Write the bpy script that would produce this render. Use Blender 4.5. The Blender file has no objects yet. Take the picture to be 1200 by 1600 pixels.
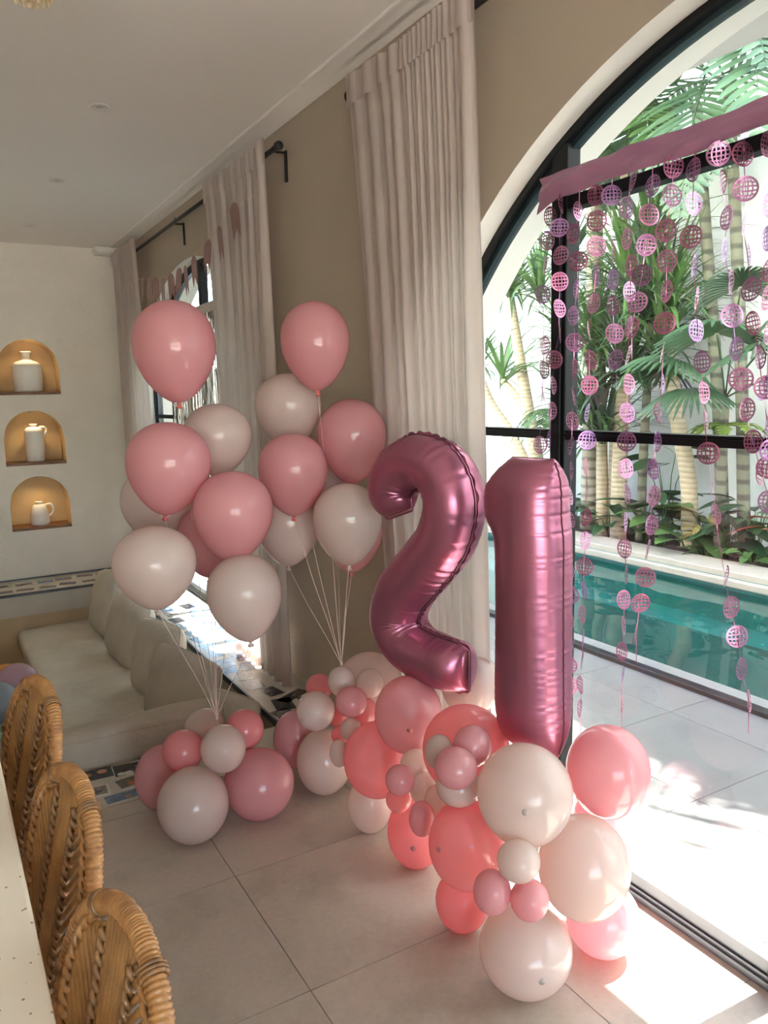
import bpy, math, random
import numpy as np
from mathutils import Vector, Matrix

SC = bpy.context.scene
COL = SC.collection
R = math.radians
PI = math.pi

# ------------------------------------------------------------------ camera
CAM_H = 1.6
F_PX, YAW, PITCH, ROLL = 1216.03, R(30.1418), R(8.5519), R(-1.3373)
cam_data = bpy.data.cameras.new('camera')
cam = bpy.data.objects.new('camera', cam_data)
COL.objects.link(cam)
cam_data.sensor_fit = 'VERTICAL'
cam_data.sensor_height = 24.0
cam_data.lens = F_PX / 1600 * 24.0
cam_data.clip_start = 0.02
_f = Vector((math.sin(YAW)*math.cos(PITCH), math.cos(YAW)*math.cos(PITCH), -math.sin(PITCH)))
_r = Vector((math.cos(YAW), -math.sin(YAW), 0))
_u = _r.cross(_f)
_r2 = _r*math.cos(ROLL) + _u*math.sin(ROLL)
_u2 = -_r*math.sin(ROLL) + _u*math.cos(ROLL)
_m = Matrix((_r2, _u2, -_f)).transposed().to_4x4()
_m.translation = (0, 0, CAM_H)
cam.matrix_world = _m
SC.camera = cam

# ------------------------------------------------------------------ light and exposure
SUN_ELEV = R(62)
SKY_STRENGTH = 1.3
SUN_STRENGTH = 52.0
EXPOSURE = 0.80
SC.view_settings.view_transform = 'Standard'
SC.view_settings.look = 'None'
SC.view_settings.gamma = 1.0
SC.view_settings.exposure = EXPOSURE
try:
    SC.view_settings.use_curve_mapping = False
except Exception:
    pass
world = bpy.data.worlds.new('world')
SC.world = world
world.use_nodes = True
_nt = world.node_tree
_bg = _nt.nodes['Background']
_sky = _nt.nodes.new('ShaderNodeTexSky')
_sky.sky_type = 'NISHITA'
_sky.sun_disc = False
_sky.sun_elevation = SUN_ELEV
_sky.sun_rotation = R(90)
_sky.air_density = 1.0
_sky.dust_density = 0.7
_sky.ozone_density = 1.0
_nt.links.new(_sky.outputs[0], _bg.inputs[0])
_bg.inputs[1].default_value = SKY_STRENGTH
sun_data = bpy.data.lights.new('sun', 'SUN')
sun_data.energy = SUN_STRENGTH
sun_data.angle = R(0.7)
sun_data.color = (1.0, 0.965, 0.92)
sun = bpy.data.objects.new('sun', sun_data)
COL.objects.link(sun)
sun.location = (8, 2, 12)
sun.rotation_euler = Vector((-math.cos(SUN_ELEV), 0.03, -math.sin(SUN_ELEV))).to_track_quat('-Z', 'Y').to_euler()
SC.cycles.use_denoising = True
SC.cycles.max_bounces = 14
SC.cycles.diffuse_bounces = 8
SC.cycles.glossy_bounces = 5
SC.cycles.transmission_bounces = 8
SC.cycles.transparent_max_bounces = 24
SC.cycles.caustics_reflective = False
SC.cycles.caustics_refractive = False
SC.cycles.sample_clamp_indirect = 6.0

# ------------------------------------------------------------------ helpers
def tag(o, label=None, cat=None, group=None, kind=None):
    if label: o['label'] = label
    if cat: o['category'] = cat
    if group: o['group'] = group
    if kind: o['kind'] = kind
    return o

def empty(name, loc=(0, 0, 0), rotz=0, label=None, cat=None, group=None, kind=None):
    o = bpy.data.objects.new(name, None)
    o.empty_display_size = 0.05
    COL.objects.link(o)
    o.location = loc
    o.rotation_euler = (0, 0, rotz)
    return tag(o, label, cat, group, kind)

def link(name, mesh, parent=None):
    o = bpy.data.objects.new(name, mesh)
    COL.objects.link(o)
    if parent: o.parent = parent
    return o

class MB:
    def __init__(s):
        s.v = []; s.f = []; s.m = []
    def quad(s, a, b, c, d, m=0):
        i = len(s.v); s.v += [tuple(a), tuple(b), tuple(c), tuple(d)]
        s.f.append((i, i+1, i+2, i+3)); s.m.append(m)
    def poly(s, pts, m=0):
        i = len(s.v); s.v += [tuple(p) for p in pts]
        s.f.append(tuple(range(i, i+len(pts)))); s.m.append(m)
    def grid(s, rows, closed_u=False, closed_v=False, m=0):
        """rows: list of equal-length point lists"""
        i0 = len(s.v); nr = len(rows); nc = len(rows[0])
        for r in rows: s.v += [tuple(p) for p in r]
        for a in range(nr if closed_v else nr-1):
            b = (a+1) % nr
            for c in range(nc if closed_u else nc-1):
                d = (c+1) % nc
                s.f.append((i0+a*nc+c, i0+a*nc+d, i0+b*nc+d, i0+b*nc+c)); s.m.append(m)
        return i0
    def box(s, lo, hi, m=0):
        x0, y0, z0 = lo; x1, y1, z1 = hi
        i = len(s.v)
        s.v += [(x0,y0,z0),(x1,y0,z0),(x1,y1,z0),(x0,y1,z0),(x0,y0,z1),(x1,y0,z1),(x1,y1,z1),(x0,y1,z1)]
        for q in ((0,3,2,1),(4,5,6,7),(0,1,5,4),(1,2,6,5),(2,3,7,6),(3,0,4,7)):
            s.f.append(tuple(i+k for k in q)); s.m.append(m)
    def tube(s, pts, rad, n=8, m=0, caps=True):
        pts = [Vector(p) for p in pts]
        rads = rad if isinstance(rad, (list, tuple)) else [rad]*len(pts)
        rows = []; up = None
        for i, p in enumerate(pts):
            t = (pts[min(i+1, len(pts)-1)] - pts[max(i-1, 0)])
            if t.length < 1e-9: t = Vector((0, 0, 1))
            t.normalize()
            if up is None:
                up = Vector((0, 0, 1)) if abs(t.z) < 0.9 else Vector((1, 0, 0))
            a = up - t*up.dot(t)
            if a.length < 1e-6: a = t.orthogonal()
            a.normalize(); b = t.cross(a); up = a
            rows.append([p + (a*math.cos(2*PI*k/n) + b*math.sin(2*PI*k/n))*rads[i] for k in range(n)])
        i0 = s.grid(rows, closed_u=True, m=m)
        if caps:
            s.f.append(tuple(i0+k for k in reversed(range(n)))); s.m.append(m)
            e = i0+(len(rows)-1)*n
            s.f.append(tuple(e+k for k in range(n))); s.m.append(m)
    def lathe(s, prof, c=(0, 0, 0), n=32, m=0):
        rows = [[(c[0]+r*math.cos(2*PI*k/n), c[1]+r*math.sin(2*PI*k/n), c[2]+z) for k in range(n)] for r, z in prof]
        s.grid(rows, closed_u=True, m=m)
    def mesh(s, name, mats, smooth=True):
        me = bpy.data.meshes.new(name)
        me.from_pydata(s.v, [], s.f)
        if not isinstance(mats, (list, tuple)): mats = [mats]
        for x in mats: me.materials.append(x)
        if len(mats) > 1: me.polygons.foreach_set('material_index', s.m)
        if smooth: me.polygons.foreach_set('use_smooth', [True]*len(s.f))
        me.update()
        return me
    def build(s, name, mats, parent=None, smooth=True):
        return link(name, s.mesh(name, mats, smooth), parent)

def bevel(o, w=0.005, seg=2):
    b = o.modifiers.new('bevel', 'BEVEL'); b.width = w; b.segments = seg; b.limit_method = 'ANGLE'
    return o

# ------------------------------------------------------------------ materials
def schlick(t, f0, normal=None):
    """reflectance of a dielectric sheet, the same from both of its sides"""
    g = t.new('ShaderNodeNewGeometry')
    d = t.new('ShaderNodeVectorMath', operation='DOT_PRODUCT')
    t.l.new(g.outputs['Incoming'], d.inputs[0]); t.l.new(normal or g.outputs['Normal'], d.inputs[1])
    a = t.new('ShaderNodeMath', operation='ABSOLUTE'); t.l.new(d.outputs['Value'], a.inputs[0])
    s = t.new('ShaderNodeMath', operation='SUBTRACT', use_clamp=True); s.inputs[0].default_value = 1.0; t.l.new(a.outputs[0], s.inputs[1])
    p = t.new('ShaderNodeMath', operation='POWER'); t.l.new(s.outputs[0], p.inputs[0]); p.inputs[1].default_value = 5.0
    m = t.new('ShaderNodeMath', operation='MULTIPLY_ADD'); t.l.new(p.outputs[0], m.inputs[0]); m.inputs[1].default_value = 1-f0; m.inputs[2].default_value = f0
    return m.outputs[0]

class NT:
    def __init__(s, name):
        s.mat = bpy.data.materials.new(name); s.mat.use_nodes = True
        s.n = s.mat.node_tree.nodes; s.l = s.mat.node_tree.links
        s.b = s.n['Principled BSDF']; s.out = s.n['Material Output']
        s.tc = None
    def new(s, t, **k):
        n = s.n.new(t)
        for a, v in k.items(): setattr(n, a, v)
        return n
    def obj(s):
        if s.tc is None: s.tc = s.new('ShaderNodeTexCoord')
        return s.tc.outputs['Object']
    def noise(s, scale, detail=4, rough=0.55, vec=None, stretch=None):
        n = s.new('ShaderNodeTexNoise'); n.inputs['Scale'].default_value = scale
        n.inputs['Detail'].default_value = detail; n.inputs['Roughness'].default_value = rough
        v = vec or s.obj()
        if stretch:
            mp = s.new('ShaderNodeMapping'); mp.inputs['Scale'].default_value = stretch
            s.l.new(v, mp.inputs[0]); v = mp.outputs[0]
        s.l.new(v, n.inputs['Vector'])
        return n.outputs['Fac']
    def ramp(s, fac, stops):
        r = s.new('ShaderNodeValToRGB'); e = r.color_ramp.elements
        while len(e) < len(stops): e.new(0.5)
        for i, (p, c) in enumerate(stops):
            e[i].position = p; e[i].color = (*c, 1)
        s.l.new(fac, r.inputs[0]); return r.outputs[0]
    def bump(s, h, strength=0.2, dist=0.01):
        b = s.new('ShaderNodeBump'); b.inputs['Strength'].default_value = strength; b.inputs['Distance'].default_value = dist
        s.l.new(h, b.inputs['Height']); s.l.new(b.outputs[0], s.b.inputs['Normal']); return b.outputs[0]
    def set(s, **k):
        for a, v in k.items():
            i = s.b.inputs[a.replace('_', ' ')]
            i.default_value = (*v, 1) if isinstance(v, tuple) and len(v) == 3 else v

def L(r, g, b):
    f = lambda c: (c/255/12.92) if c/255 <= 0.04045 else ((c/255+0.055)/1.055)**2.4
    return (f(r), f(g), f(b))

def plain(name, col, rough=0.6, metal=0.0, var=0.06, scale=12, bump=0.0, bscale=60, spec=0.5):
    t = NT(name)
    c2 = tuple(min(1, c*(1+var)) for c in col); c1 = tuple(c*(1-var) for c in col)
    cr = t.ramp(t.noise(scale), [(0.3, c1), (0.7, c2)])
    t.l.new(cr, t.b.inputs['Base Color'])
    t.set(Roughness=rough, Metallic=metal)
    t.b.inputs['Specular IOR Level'].default_value = spec
    if bump: t.bump(t.noise(bscale, 5), bump, 0.01)
    return t.mat

def translucent(name, col, fac=0.4, rough=0.5, spec=0.5, tcol=None, bump=0, bscale=300, stretch=None, var=0.04):
    t = NT(name)
    cr = t.ramp(t.noise(9), [(0.3, tuple(c*(1-var) for c in col)), (0.7, tuple(min(1, c*(1+var)) for c in col))])
    t.l.new(cr, t.b.inputs['Base Color'])
    t.set(Roughness=rough); t.b.inputs['Specular IOR Level'].default_value = spec
    tr = t.new('ShaderNodeBsdfTranslucent'); tr.inputs[0].default_value = (*(tcol or col), 1)
    mx = t.new('ShaderNodeMixShader'); mx.inputs[0].default_value = fac
    t.l.new(t.b.outputs[0], mx.inputs[1]); t.l.new(tr.outputs[0], mx.inputs[2]); t.l.new(mx.outputs[0], t.out.inputs[0])
    if bump:
        nb = t.bump(t.noise(bscale, 3, stretch=stretch), bump, 0.004)
        t.l.new(nb, tr.inputs['Normal'])
    return t.mat

M = {}
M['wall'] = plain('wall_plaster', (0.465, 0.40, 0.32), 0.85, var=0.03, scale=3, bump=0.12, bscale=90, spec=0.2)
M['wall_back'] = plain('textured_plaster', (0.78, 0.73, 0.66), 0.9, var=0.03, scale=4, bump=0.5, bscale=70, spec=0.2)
M['ceiling'] = plain('ceiling_paint', (0.93, 0.91, 0.885), 0.9, var=0.015, scale=1.5, spec=0.2)
M['reveal'] = plain('white_render', (0.86, 0.84, 0.79), 0.85, var=0.02, scale=4, bump=0.1, bscale=60, spec=0.2)
M['black'] = plain('black_aluminium', (0.006, 0.007, 0.008), 0.5, var=0.1, spec=0.25)
M['darkframe'] = plain('dark_teal_aluminium', (0.02, 0.035, 0.04), 0.3, var=0.1)  # one even dark teal for the inner bead
M['iron'] = plain('black_iron', (0.012, 0.012, 0.012), 0.5, var=0.1)
M['track'] = plain('anodised_grey_track', (0.10, 0.115, 0.135), 0.4, metal=0.4, var=0.08)
M['pitwall'] = plain('tan_plaster', (0.52, 0.40, 0.26), 0.85, var=0.08, scale=5, bump=0.15, bscale=50, spec=0.2)
def linen(name, col):
    t = NT(name)
    t.l.new(t.ramp(t.noise(5, 4), [(0.3, tuple(c*0.9 for c in col)), (0.7, tuple(c*1.06 for c in col))]), t.b.inputs['Base Color'])
    t.set(Roughness=0.92); t.b.inputs['Specular IOR Level'].default_value = 0.12
    big = t.noise(6.5, 3, 0.6, stretch=(1, 1.8, 1)); fine = t.noise(260, 3)
    ad = t.new('ShaderNodeMath', operation='MULTIPLY_ADD'); t.l.new(fine, ad.inputs[0]); ad.inputs[1].default_value = 0.06; t.l.new(big, ad.inputs[2])
    t.bump(ad.outputs[0], 0.55, 0.03)
    return t.mat
M['linen'] = linen('beige_linen', (0.50, 0.45, 0.385))
M['linen2'] = linen('pale_linen', (0.58, 0.54, 0.47))
M['wood'] = None
M['vase'] = plain('white_matte_ceramic', (0.82, 0.80, 0.76), 0.75, var=0.03, bump=0.08, bscale=80)
M['white_plastic'] = plain('white_plastic', (0.78, 0.76, 0.72), 0.4, var=0.02)
M['chrome'] = plain('satin_nickel', (0.5, 0.5, 0.5), 0.35, metal=0.9, var=0.03)

def tile_mat(name, base, dark, rough=0.45):
    t = NT(name)
    oi = t.new('ShaderNodeObjectInfo')
    mp = t.new('ShaderNodeVectorMath', operation='SCALE'); mp.inputs[0].default_value = (37, 53, 11)
    t.l.new(oi.outputs['Random'], mp.inputs['Scale'])
    ad = t.new('ShaderNodeVectorMath', operation='ADD'); t.l.new(t.obj(), ad.inputs[0]); t.l.new(mp.outputs[0], ad.inputs[1])
    n1 = t.noise(3.2, 8, 0.62, vec=ad.outputs[0])
    c = t.ramp(n1, [(0.3, dark), (0.5, base), (0.75, tuple(min(1, x*1.12) for x in base))])
    n2 = t.noise(60, 4, 0.6, vec=ad.outputs[0])
    c2 = t.ramp(n2, [(0.3, (0.90, 0.90, 0.90)), (0.7, (1, 1, 1))])
    mx = t.new('ShaderNodeMix', data_type='RGBA', blend_type='MULTIPLY'); mx.inputs[0].default_value = 1
    t.l.new(c, mx.inputs['A']); t.l.new(c2, mx.inputs['B']); t.l.new(mx.outputs['Result'], t.b.inputs['Base Color'])
    rr = t.new('ShaderNodeMapRange'); rr.inputs['To Min'].default_value = rough-0.08; rr.inputs['To Max'].default_value = rough+0.12
    t.l.new(n1, rr.inputs[0]); t.l.new(rr.outputs[0], t.b.inputs['Roughness'])
    t.bump(n2, 0.04, 0.004)
    return t.mat
M['tile'] = tile_mat('stone_look_tile', (0.45, 0.395, 0.335), (0.35, 0.305, 0.25))
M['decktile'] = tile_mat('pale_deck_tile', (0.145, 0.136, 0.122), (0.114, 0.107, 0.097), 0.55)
M['grout'] = plain('dark_grout', (0.13, 0.10, 0.075), 0.9, var=0.1)

def terrazzo(name, base):
    t = NT(name)
    vo = t.new('ShaderNodeTexVoronoi'); vo.inputs['Scale'].default_value = 55
    t.l.new(t.obj(), vo.inputs['Vector'])
    n = t.noise(9, 2)
    md = t.new('ShaderNodeMath', operation='MULTIPLY'); t.l.new(vo.outputs['Distance'], md.inputs[0])
    mr = t.new('ShaderNodeMapRange'); mr.inputs['To Min'].default_value = 0.7; mr.inputs['To Max'].default_value = 3.0
    t.l.new(n, mr.inputs[0]); t.l.new(mr.outputs[0], md.inputs[1])
    c = t.ramp(md.outputs[0], [(0.0, (0.20, 0.13, 0.10)), (0.17, (0.30, 0.2, 0.16)), (0.22, base), (1, base)])
    t.l.new(c, t.b.inputs['Base Color']); t.set(Roughness=0.35)
    return t.mat
M['counter'] = terrazzo('cream_terrazzo', (0.90, 0.82, 0.70))
M['rim'] = plain('pale_polished_cement', (0.52, 0.49, 0.42), 0.4, var=0.05, scale=6)

def wood():
    t = NT('warm_brown_wood')
    w = t.noise(6, 5, stretch=(2, 12, 12))
    t.l.new(t.ramp(w, [(0.3, (0.10, 0.04, 0.015)), (0.7, (0.26, 0.12, 0.045))]), t.b.inputs['Base Color'])
    t.set(Roughness=0.45)
    return t.mat
M['wood'] = wood()

def rattan(name, a, b, sc=40):
    t = NT(name)
    w = t.noise(sc, 5, 0.6)
    t.l.new(t.ramp(w, [(0.25, a), (0.7, b)]), t.b.inputs['Base Color'])
    t.set(Roughness=0.35); t.b.inputs['Specular IOR Level'].default_value = 0.6
    t.bump(w, 0.15, 0.003)
    return t.mat
M['rattan'] = rattan('rattan_wrap', (0.22, 0.085, 0.022), (0.47, 0.235, 0.078))
M['cane'] = rattan('rattan_cane', (0.20, 0.08, 0.020), (0.46, 0.24, 0.075), 18)
M['braid'] = rattan('rattan_braid', (0.10, 0.04, 0.012), (0.34, 0.17, 0.06), 60)

# latex
M['P'] = translucent('pink_latex', (0.73, 0.39, 0.42), 0.42, 0.12, 0.6, (0.86, 0.42, 0.46))
M['C'] = translucent('coral_pink_latex', (0.80, 0.35, 0.37), 0.46, 0.12, 0.6, (0.95, 0.40, 0.43))
M['W'] = translucent('blush_white_latex', (0.68, 0.585, 0.56), 0.40, 0.11, 0.6, (0.88, 0.72, 0.66))
M['LAV'] = translucent('lavender_latex', (0.62, 0.42, 0.52), 0.35, 0.25)
M['BLUE'] = translucent('pale_blue_latex', (0.42, 0.50, 0.60), 0.35, 0.25)
M['TEAL'] = translucent('mint_latex', (0.36, 0.60, 0.52), 0.35, 0.25)
M['ORG'] = translucent('orange_latex', (0.75, 0.36, 0.10), 0.35, 0.25)
M['knot'] = plain('coral_knot_latex', (0.62, 0.13, 0.13), 0.4)
M['tip'] = plain('thick_latex_tip', (0.45, 0.17, 0.17), 0.4)
M['tipw'] = plain('thick_pale_latex_tip', (0.40, 0.33, 0.30), 0.4)
M['string'] = plain('pale_pink_ribbon', (0.72, 0.58, 0.53), 0.5)

def foil():
    t = NT('rose_pink_foil')
    t.set(Base_Color=(0.46, 0.165, 0.25), Metallic=1.0, Roughness=0.29)
    n = t.noise(22, 3, 0.5)
    t.bump(n, 0.10, 0.006)
    # printed colour is not a perfect mirror: a satin share of lacquer
    d = t.new('ShaderNodeBsdfDiffuse'); d.inputs[0].default_value = (0.33, 0.12, 0.185, 1)
    mx = t.new('ShaderNodeMixShader'); mx.inputs[0].default_value = 0.28
    t.l.new(t.b.outputs[0], mx.inputs[1]); t.l.new(d.outputs[0], mx.inputs[2]); t.l.new(mx.outputs[0], t.out.inputs[0])
    return t.mat
M['foil'] = foil()
M['seam'] = plain('foil_seam', (0.10, 0.025, 0.045), 0.4, metal=0.5)

def disc_mat():
    t = NT('holographic_pink_foil')
    oi = t.new('ShaderNodeObjectInfo')
    c = t.ramp(oi.outputs['Random'], [(0.0, (0.34, 0.10, 0.17)), (0.3, (0.46, 0.17, 0.28)), (0.55, (0.58, 0.26, 0.42)), (0.8, (0.42, 0.24, 0.50)), (1.0, (0.28, 0.10, 0.17))])
    t.l.new(c, t.b.inputs['Base Color']); t.set(Metallic=0.85, Roughness=0.28)
    t.bump(t.noise(160, 2), 0.3, 0.004)
    tr = t.new('ShaderNodeBsdfTranslucent'); t.l.new(c, tr.inputs[0])
    mx = t.new('ShaderNodeMixShader'); mx.inputs[0].default_value = 0.2
    t.l.new(t.b.outputs[0], mx.inputs[1]); t.l.new(tr.outputs[0], mx.inputs[2]); t.l.new(mx.outputs[0], t.out.inputs[0])
    return t.mat
M['disc'] = disc_mat()
M['fringe_header'] = translucent('mauve_foil_band', (0.34, 0.155, 0.245), 0.12, 0.35, 0.6, bump=0.5, bscale=26)
M['silver'] = plain('silver_tinsel', (0.55, 0.53, 0.50), 0.25, metal=0.9, var=0.2, scale=60)
M['bunting'] = plain('rose_gold_card', (0.30, 0.16, 0.15), 0.35, metal=0.5, var=0.1, scale=30)
M['curtain'] = translucent('sheer_white_linen', (0.65, 0.575, 0.54), 0.36, 0.9, 0.1, (0.74, 0.65, 0.61), bump=0.1, bscale=400)

def glass():
    t = NT('clear_window_glass')
    tr = t.new('ShaderNodeBsdfTransparent'); tr.inputs[0].default_value = (0.95, 0.975, 0.96, 1)
    gl = t.new('ShaderNodeBsdfGlossy'); gl.inputs[0].default_value = (1, 1, 1, 1); gl.inputs['Roughness'].default_value = 0.0
    mx = t.new('ShaderNodeMixShader')
    t.l.new(schlick(t, 0.05), mx.inputs[0]); t.l.new(tr.outputs[0], mx.inputs[1]); t.l.new(gl.outputs[0], mx.inputs[2]); t.l.new(mx.outputs[0], t.out.inputs[0])
    return t.mat
M['glass'] = glass()

def water():
    t = NT('pool_water')
    tr = t.new('ShaderNodeBsdfTransparent'); tr.inputs[0].default_value = (0.60, 0.88, 0.84, 1)
    gl = t.new('ShaderNodeBsdfGlossy'); gl.inputs['Roughness'].default_value = 0.02
    n = t.noise(1.6, 3, 0.5, stretch=(1, 0.6, 1))
    bp = t.new('ShaderNodeBump'); bp.inputs['Strength'].default_value = 0.12; bp.inputs['Distance'].default_value = 0.06
    t.l.new(n, bp.inputs['Height']); t.l.new(bp.outputs[0], gl.inputs['Normal'])
    mx = t.new('ShaderNodeMixShader')
    t.l.new(schlick(t, 0.02), mx.inputs[0]); t.l.new(tr.outputs[0], mx.inputs[1]); t.l.new(gl.outputs[0], mx.inputs[2]); t.l.new(mx.outputs[0], t.out.inputs[0])
    return t.mat
M['water'] = water()
M['pooltile'] = plain('turquoise_pool_plaster', (0.022, 0.15, 0.14), 0.6, var=0.08, scale=2)
M['coping_near'] = plain('grey_stone_coping', (0.20, 0.188, 0.16), 0.7, var=0.08, scale=5, bump=0.1)
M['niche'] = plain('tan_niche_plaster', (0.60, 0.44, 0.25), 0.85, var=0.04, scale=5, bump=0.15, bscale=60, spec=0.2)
M['terrace'] = plain('pale_terrace_paving', (0.60, 0.56, 0.49), 0.8, var=0.06, scale=2)  # made pale so the unseen paving bounces light indoors
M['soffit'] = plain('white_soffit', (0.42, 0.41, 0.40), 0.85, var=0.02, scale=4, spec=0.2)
M['coping'] = plain('cream_stone_coping', (0.32, 0.285, 0.235), 0.7, var=0.06, scale=5, bump=0.1)

def garden_wall():
    t = NT('weathered_white_render')
    n = t.noise(0.7, 8, 0.65, stretch=(1, 1, 0.45))
    n2 = t.noise(5, 6, 0.7)
    c = t.ramp(n, [(0.30, (0.52, 0.555, 0.525)), (0.5, (0.65, 0.68, 0.65)), (0.7, (0.70, 0.72, 0.69))])
    c2 = t.ramp(n2, [(0.25, (0.92, 0.92, 0.92)), (0.6, (1, 1, 1))])
    mx = t.new('ShaderNodeMix', data_type='RGBA', blend_type='MULTIPLY'); mx.inputs[0].default_value = 1
    t.l.new(c, mx.inputs['A']); t.l.new(c2, mx.inputs['B']); t.l.new(mx.outputs['Result'], t.b.inputs['Base Color'])
    t.set(Roughness=0.9); t.bump(n2, 0.2, 0.01)
    return t.mat
M['garden_wall'] = garden_wall()
M['soil'] = plain('dark_soil', (0.05, 0.035, 0.025), 0.95, var=0.3, scale=30, bump=0.6, bscale=40)

def leaf(name, a, b, fac=0.3, rough=0.4, sc=3):
    t = NT(name)
    oi = t.new('ShaderNodeObjectInfo')
    n = t.noise(sc, 3)
    c = t.ramp(n, [(0.3, a), (0.7, b)])
    hs = t.new('ShaderNodeHueSaturation'); t.l.new(c, hs.inputs['Color'])
    mr = t.new('ShaderNodeMapRange'); mr.inputs['To Min'].default_value = 0.52; mr.inputs['To Max'].default_value = 0.95
    t.l.new(oi.outputs['Random'], mr.inputs[0]); t.l.new(mr.outputs[0], hs.inputs['Value'])
    t.l.new(hs.outputs[0], t.b.inputs['Base Color']); t.set(Roughness=rough)
    tr = t.new('ShaderNodeBsdfTranslucent'); t.l.new(hs.outputs[0], tr.inputs[0])
    mx = t.new('ShaderNodeMixShader'); mx.inputs[0].default_value = fac
    t.l.new(t.b.outputs[0], mx.inputs[1]); t.l.new(tr.outputs[0], mx.inputs[2]); t.l.new(mx.outputs[0], t.out.inputs[0])
    return t.mat
M['leaf_palm'] = leaf('palm_leaf', (0.045, 0.10, 0.055), (0.09, 0.17, 0.075))
M['leaf_strap'] = leaf('strap_leaf', (0.05, 0.13, 0.045), (0.14, 0.25, 0.07), sc=2)
M['leaf_lime'] = leaf('lime_leaf', (0.18, 0.30, 0.05), (0.32, 0.42, 0.08))
M['leaf_dark'] = leaf('dark_broad_leaf', (0.025, 0.075, 0.035), (0.06, 0.14, 0.05))
M['leaf_mid'] = leaf('mid_green_leaf', (0.07, 0.17, 0.05), (0.16, 0.28, 0.08))
M['leaf_red'] = leaf('red_leaf', (0.42, 0.07, 0.05), (0.60, 0.16, 0.10))
M['leaf_croton'] = leaf('croton_leaf', (0.10, 0.09, 0.03), (0.48, 0.38, 0.14), sc=14)
M['leaf_dry'] = leaf('dry_leaf', (0.30, 0.24, 0.12), (0.42, 0.34, 0.16))

def bark(name, a, b, rings=40):
    t = NT(name)
    w = t.new('ShaderNodeTexWave'); w.bands_direction = 'Z'; w.inputs['Scale'].default_value = rings/10
    w.inputs['Distortion'].default_value = 2.0; w.inputs['Detail'].default_value = 3
    t.l.new(t.obj(), w.inputs['Vector'])
    t.l.new(t.ramp(w.outputs['Fac'], [(0.1, a), (0.45, b), (1, b)]), t.b.inputs['Base Color'])
    t.set(Roughness=0.85); t.bump(w.outputs['Fac'], 0.4, 0.01)
    return t.mat
M['bark_grey'] = bark('ringed_grey_bark', (0.16, 0.15, 0.11), (0.33, 0.31, 0.24), 30)
M['bark_dark'] = bark('ringed_green_brown_bark', (0.07, 0.07, 0.05), (0.15, 0.15, 0.10), 22)
M['bark_tan'] = bark('tan_ringed_bark', (0.33, 0.27, 0.18), (0.42, 0.35, 0.24), 60)

# ================================================================== SETTING
WX, WXO, YB, ZC = 1.716, 2.0, 7.71, 2.985
YF = -6.4          # front end of the room, behind the camera
XL = -4.0
WIN_C = (-3.52, 1.09, 5.70)
HALF = 1.5
ARC_R, ARC_Z = 1.82, 0.774
def arch_z(dy, r=ARC_R):
    return ARC_Z + math.sqrt(max(r*r - dy*dy, 0))

def struct(o):
    o['kind'] = 'structure'; return o

# ---- wall with two arched openings and an unseen third, added for light
mb = MB()
ys = [YF]
segs = []   # (y0,y1,z0,open)
N_ARC = 40
for c in WIN_C:
    segs.append((ys[-1], c-HALF, None)); 
    for k in range(N_ARC):
        segs.append((c-HALF+2*HALF*k/N_ARC, c-HALF+2*HALF*(k+1)/N_ARC, c))
    ys.append(c+HALF)
segs.append((ys[-1], YB+0.3, None))
TOP = 3.35
for y0, y1, c in segs:
    if c is None:
        za = zb = -0.9
    else:
        za, zb = arch_z(y0-c), arch_z(y1-c)
    mb.quad((WX, y0, za), (WX, y0, TOP), (WX, y1, TOP), (WX, y1, zb), 0)
    mb.quad((WXO, y0, za), (WXO, y1, zb), (WXO, y1, TOP), (WXO, y0, TOP), 1)
    if c is not None:
        mb.quad((WX, y0, za), (WX, y1, zb), (WXO, y1, zb), (WXO, y0, za), 1)
for c in WIN_C:
    for s in (-1, 1):
        y = c+s*HALF; z = arch_z(HALF)
        mb.quad((WX, y, -0.9), (WX, y, z), (WXO, y, z), (WXO, y, -0.9), 1)
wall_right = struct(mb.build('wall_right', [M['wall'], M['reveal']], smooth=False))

# ---- back wall with three arched niches
NX, NHW = 0.835, 0.254
NZ = (1.675, 1.042, 0.448)
NH = 0.49
ND = 0.28
mb = MB()
mb.quad((XL, YB, -0.9), (NX-NHW, YB, -0.9), (NX-NHW, YB, ZC+0.05), (XL, YB, ZC+0.05))
mb.quad((NX+NHW, YB, -0.9), (WXO, YB, -0.9), (WXO, YB, ZC+0.05), (NX+NHW, YB, ZC+0.05))
NA = 28
for k in range(NA):
    x0 = NX-NHW+2*NHW*k/NA; x1 = NX-NHW+2*NHW*(k+1)/NA
    h = lambda x: NH-NHW+math.sqrt(max(NHW**2-(x-NX)**2, 0))
    h0, h1 = h(x0), h(x1)
    zl0 = zl1 = -0.9
    for zb in sorted(NZ):
        mb.quad((x0, YB, zl0), (x1, YB, zl1), (x1, YB, zb), (x0, YB, zb))
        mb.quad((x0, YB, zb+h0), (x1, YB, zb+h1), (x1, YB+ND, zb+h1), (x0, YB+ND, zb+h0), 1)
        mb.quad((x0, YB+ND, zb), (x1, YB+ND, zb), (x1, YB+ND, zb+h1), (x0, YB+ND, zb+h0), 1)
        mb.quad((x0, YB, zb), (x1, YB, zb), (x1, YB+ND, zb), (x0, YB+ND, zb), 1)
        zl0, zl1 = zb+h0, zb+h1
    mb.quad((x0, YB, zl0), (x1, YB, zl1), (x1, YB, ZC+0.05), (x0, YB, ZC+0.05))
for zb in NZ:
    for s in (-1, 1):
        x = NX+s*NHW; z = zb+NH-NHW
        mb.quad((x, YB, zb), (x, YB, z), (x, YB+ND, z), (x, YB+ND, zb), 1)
wall_back = struct(mb.build('wall_back', [M['wall_back'], M['niche']], smooth=False))
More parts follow.
